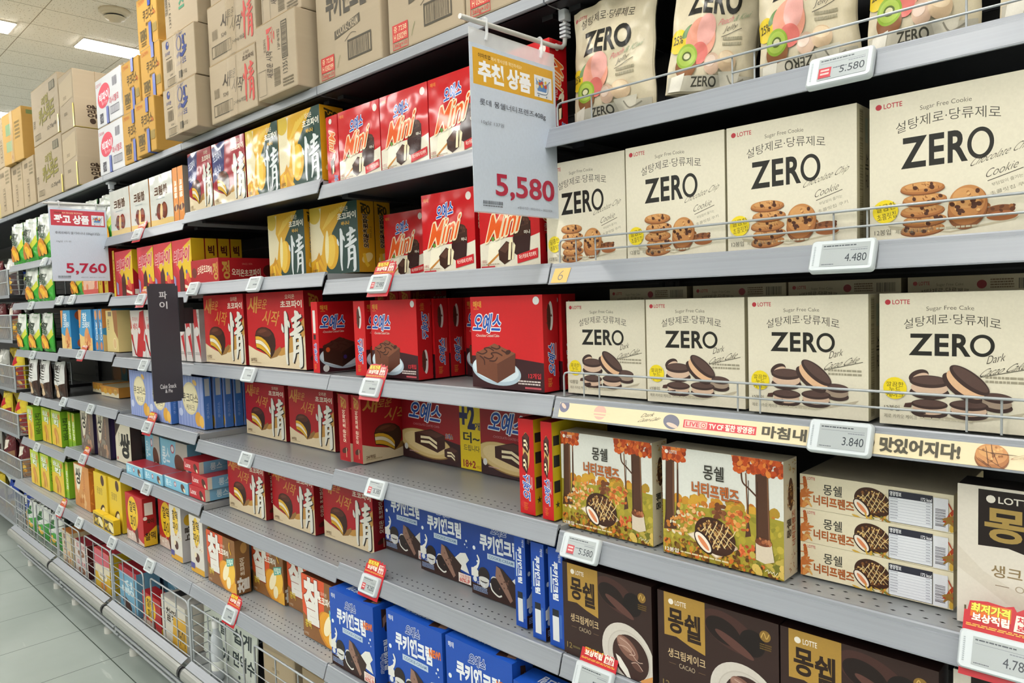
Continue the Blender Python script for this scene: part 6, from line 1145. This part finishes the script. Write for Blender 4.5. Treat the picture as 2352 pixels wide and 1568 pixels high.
# board and bottle in the basket below the section sign
A = Art(.46, .3); A.t('매일', 18, 24, 44, 44, '#2f3a3c', b=.03); A.t('쉽게', 58, 22, 90, 44, '#2f3a3c', b=.03); A.t('Dr.You', 10, 58, 50, 80, '#2f3a3c', b=.03); A.t('면역수', 58, 58, 96, 80, '#2f3a3c', b=.03); A.circ(70, 94, 3, '#2f3a3c')
b = MB(); bm = bmesh.new(); bmesh.ops.create_cube(bm, size=1)
for p in bm.verts: p.co = Vector((p.co.x*.44, p.co.y*.005, .12+p.co.z*.24))
bmesh.ops.bevel(bm, geom=[q for q in bm.edges if abs(q.verts[0].co.y-q.verts[1].co.y) > .004], offset=.02, segments=4, affect='EDGES'); bm.verts.index_update()
b.add([p.co[:] for p in bm.verts], [[q.index for q in g.verts] for g in bm.faces], ink('#ccd3ca', .35)); bm.free()
b.art(A, lambda u, v, k: (-.22+u*.44, -.0027-EPS*k, .24*(1-v)), lambda c: ink(c, .4)); o = b.obj('display_board', None, (-1.66, .0, .235)); o.rotation_euler = (math.radians(-4), 0, 0); tag(o, 'pale display board with dark lettering inside the wire basket', 'display board')
e = empty('water_bottle', (-1.655, -.044, .234), 'slim grey white bottle standing before the pale board in the basket', 'bottle')
BT = plain('bottle_plastic', '#b9bfc6', .2, 0, .06)
lathe(MB(), [(.001, 0), (.021, 0), (.022, .01), (.022, .13), (.018, .165), (.011, .185), (.011, .2)], BT).obj('body', e); lathe(MB(), [(.0125, .197), (.0125, .222), (.001, .223)], ink('#d3d6d6', .4)).obj('cap', e)
lathe(MB(), [(.0226, .04), (.0226, .075)], ink('#dde0dc', .4)).obj('paper_label', e)
put_ship('tan', -1.42, -1.2, .02, z, 'kraft carton in the wire basket below the orange pies, left', 'basket kraft cartons', h=.2); put_ship('redprint', -1.17, -.93, .03, z, 'kraft carton in the wire basket below the orange pies, right', 'basket kraft cartons', h=.18)
for i, a in enumerate((-.8, -.5)): put_ship('tan', a, a+.25, .03, z, 'kraft carton in the basket under the blue cartons, %s' % ('left', 'right')[i], 'basket kraft cartons', h=.2)
# far basket contents
A = Art(.22, .205); A.rect(0, 0, 100, 100, '#d3ad2a'); A.rect(0, 0, 100, 42, '#c85a6a'); A.poly([(0, 40), (100, 30), (100, 50), (0, 56)], '#d9d0b8'); A.ell(50, 60, 30, 12, '#e0d8c0'); A.ell(54, 84, 20, 10, '#c97a2c'); A.fine(30, 56, 70, 64, '#4a3a1c', 2)
carton('lowyellow', 'snack_carton', .22, .205, .1, '#d3ad2a', A, None, topc='#c8404a', side='#c9a41c')
A = Art(.2, .19); A.rect(0, 0, 100, 100, '#cdbfa6'); A.t('쌀과자', 20, 8, 50, 60, '#6a2a24', b=.03, q=3); A.blobs(20, 60, 90, 96, ['#c98a4a', '#8f5a34', '#d9b88a'], 14, 4, 9, 1)
carton('lowcream', 'rice_snack_carton', .2, .19, .12, '#c9b894', A, None, topc='#b8763a')
A = Art(.2, .12); A.rect(0, 0, 100, 100, '#cfc4c0'); A.t('도너츠', 16, 14, 84, 40, '#a83a4c', b=.03); A.ell(50, 70, 26, 20, '#8a5a3c'); A.ell(50, 70, 10, 7, '#cfc4c0')
carton('lowpink', 'donut_carton', .2, .12, .12, '#cfc4c0', A, None, topc='#8a2a34', side='#4a1a20')
low('lowcream', -3.572, -3.41, -.055, 'cream rice snack carton in the far wire basket'); low('lowpink', -3.36, -3.15, -.05, 'pink and white donut carton in the far wire basket, lower', 'donut cartons', h=.088); put('lowpink', -3.36, -3.15, -.05, z+.09, 'pink and white donut carton in the far wire basket, upper', 'box', 'donut cartons', h=.088)
low('lowyellow', -3.03, -2.81, -.05, 'yellow and pink carton in the far wire basket, right'); low('ricered', -3.1, -2.88, .09, 'red carton in the far wire basket behind the yellow one', h=.2); low('bigpie', -3.4, -3.15, .15, 'red carton at the back of the far basket', h=.23)
for i, (a, y, h) in enumerate(((-4.46, -.045, .2), (-4.22, -.045, .21), (-3.98, -.04, .2), (-3.84, .05, .22), (-4.34, .06, .24))): low('chipwhite', a, a+.23, y, 'white and green snack bag in the basket below the green cartons, %s' % ORD[i], 'white green bags', h=h)
# farthest bay: chip baskets
def chip_shelf(z0, zt):
    e = empty('chip_basket', (-6.34, 0, z0), 'wire chip basket shelf in the farthest bay, base about %d cm up' % round(z0*100), 'basket', 'chip baskets')
    b = MB(); b.box(0, -.02, -.02, 1.8, .42, 0, DECK, 0, [RAIL, DARK, DARK, DARK, DECK, DARK]); b.obj('deck', e)
    b = MB(); h = zt-z0; b.tube([(0, -.02, h), (1.795, -.02, h), (1.8, -.015, h), (1.8, .3, h)], .0045, WIRE); b.tube([(0, -.022, h*.5), (1.8, -.022, h*.5)], .0035, WIRE)
    for k in range(121): b.tube([(k*.015, -.02, 0), (k*.015, -.02, h)], .0013, WIRE, 5, False)
    for xx in (1.8,):
        b.tube([(xx, -.02, 0), (xx, -.02, h)], .006, WIRE); b.tube([(xx, .3, 0), (xx, .3, h)], .005, WIRE)
        for k in range(1, 5): b.tube([(xx, -.02, h*k/5), (xx, .3, h*k/5)], .0022, WIRE)
    b.obj('wire_front', e)
for z0, zt, kinds in ((1.74, 1.9, ('chipsilver', 'chipblue', 'chipwine')), (1.45, 1.61, ('chipwine', 'chipsilver', 'chipwine')), (1.13, 1.28, ('chipyellow', 'chipwine', 'chipsilver')), (.83, .97, ('chipyellow', 'chipwine', 'chipyellow')), (.53, .67, ('chipwine', 'chipsilver', 'chipwine')), (.2, .44, ('chipblue', 'chipyellow', 'chipblue'))):
    chip_shelf(z0, zt)
    for i, k in enumerate(kinds+kinds[:2]):
        a = -4.795-.2*i
        put(k, a, a+.235, .0+.095*(i % 2), z0, '%s snack bag, %s from the right in the chip basket %d cm up' % ({'chipsilver': 'silver', 'chipblue': 'blue', 'chipwine': 'wine red', 'chipyellow': 'yellow'}[k], ('first', 'second', 'third', 'fourth', 'fifth')[i], round(z0*100)), 'bag', 'chip bags in the farthest bay', h=.24)
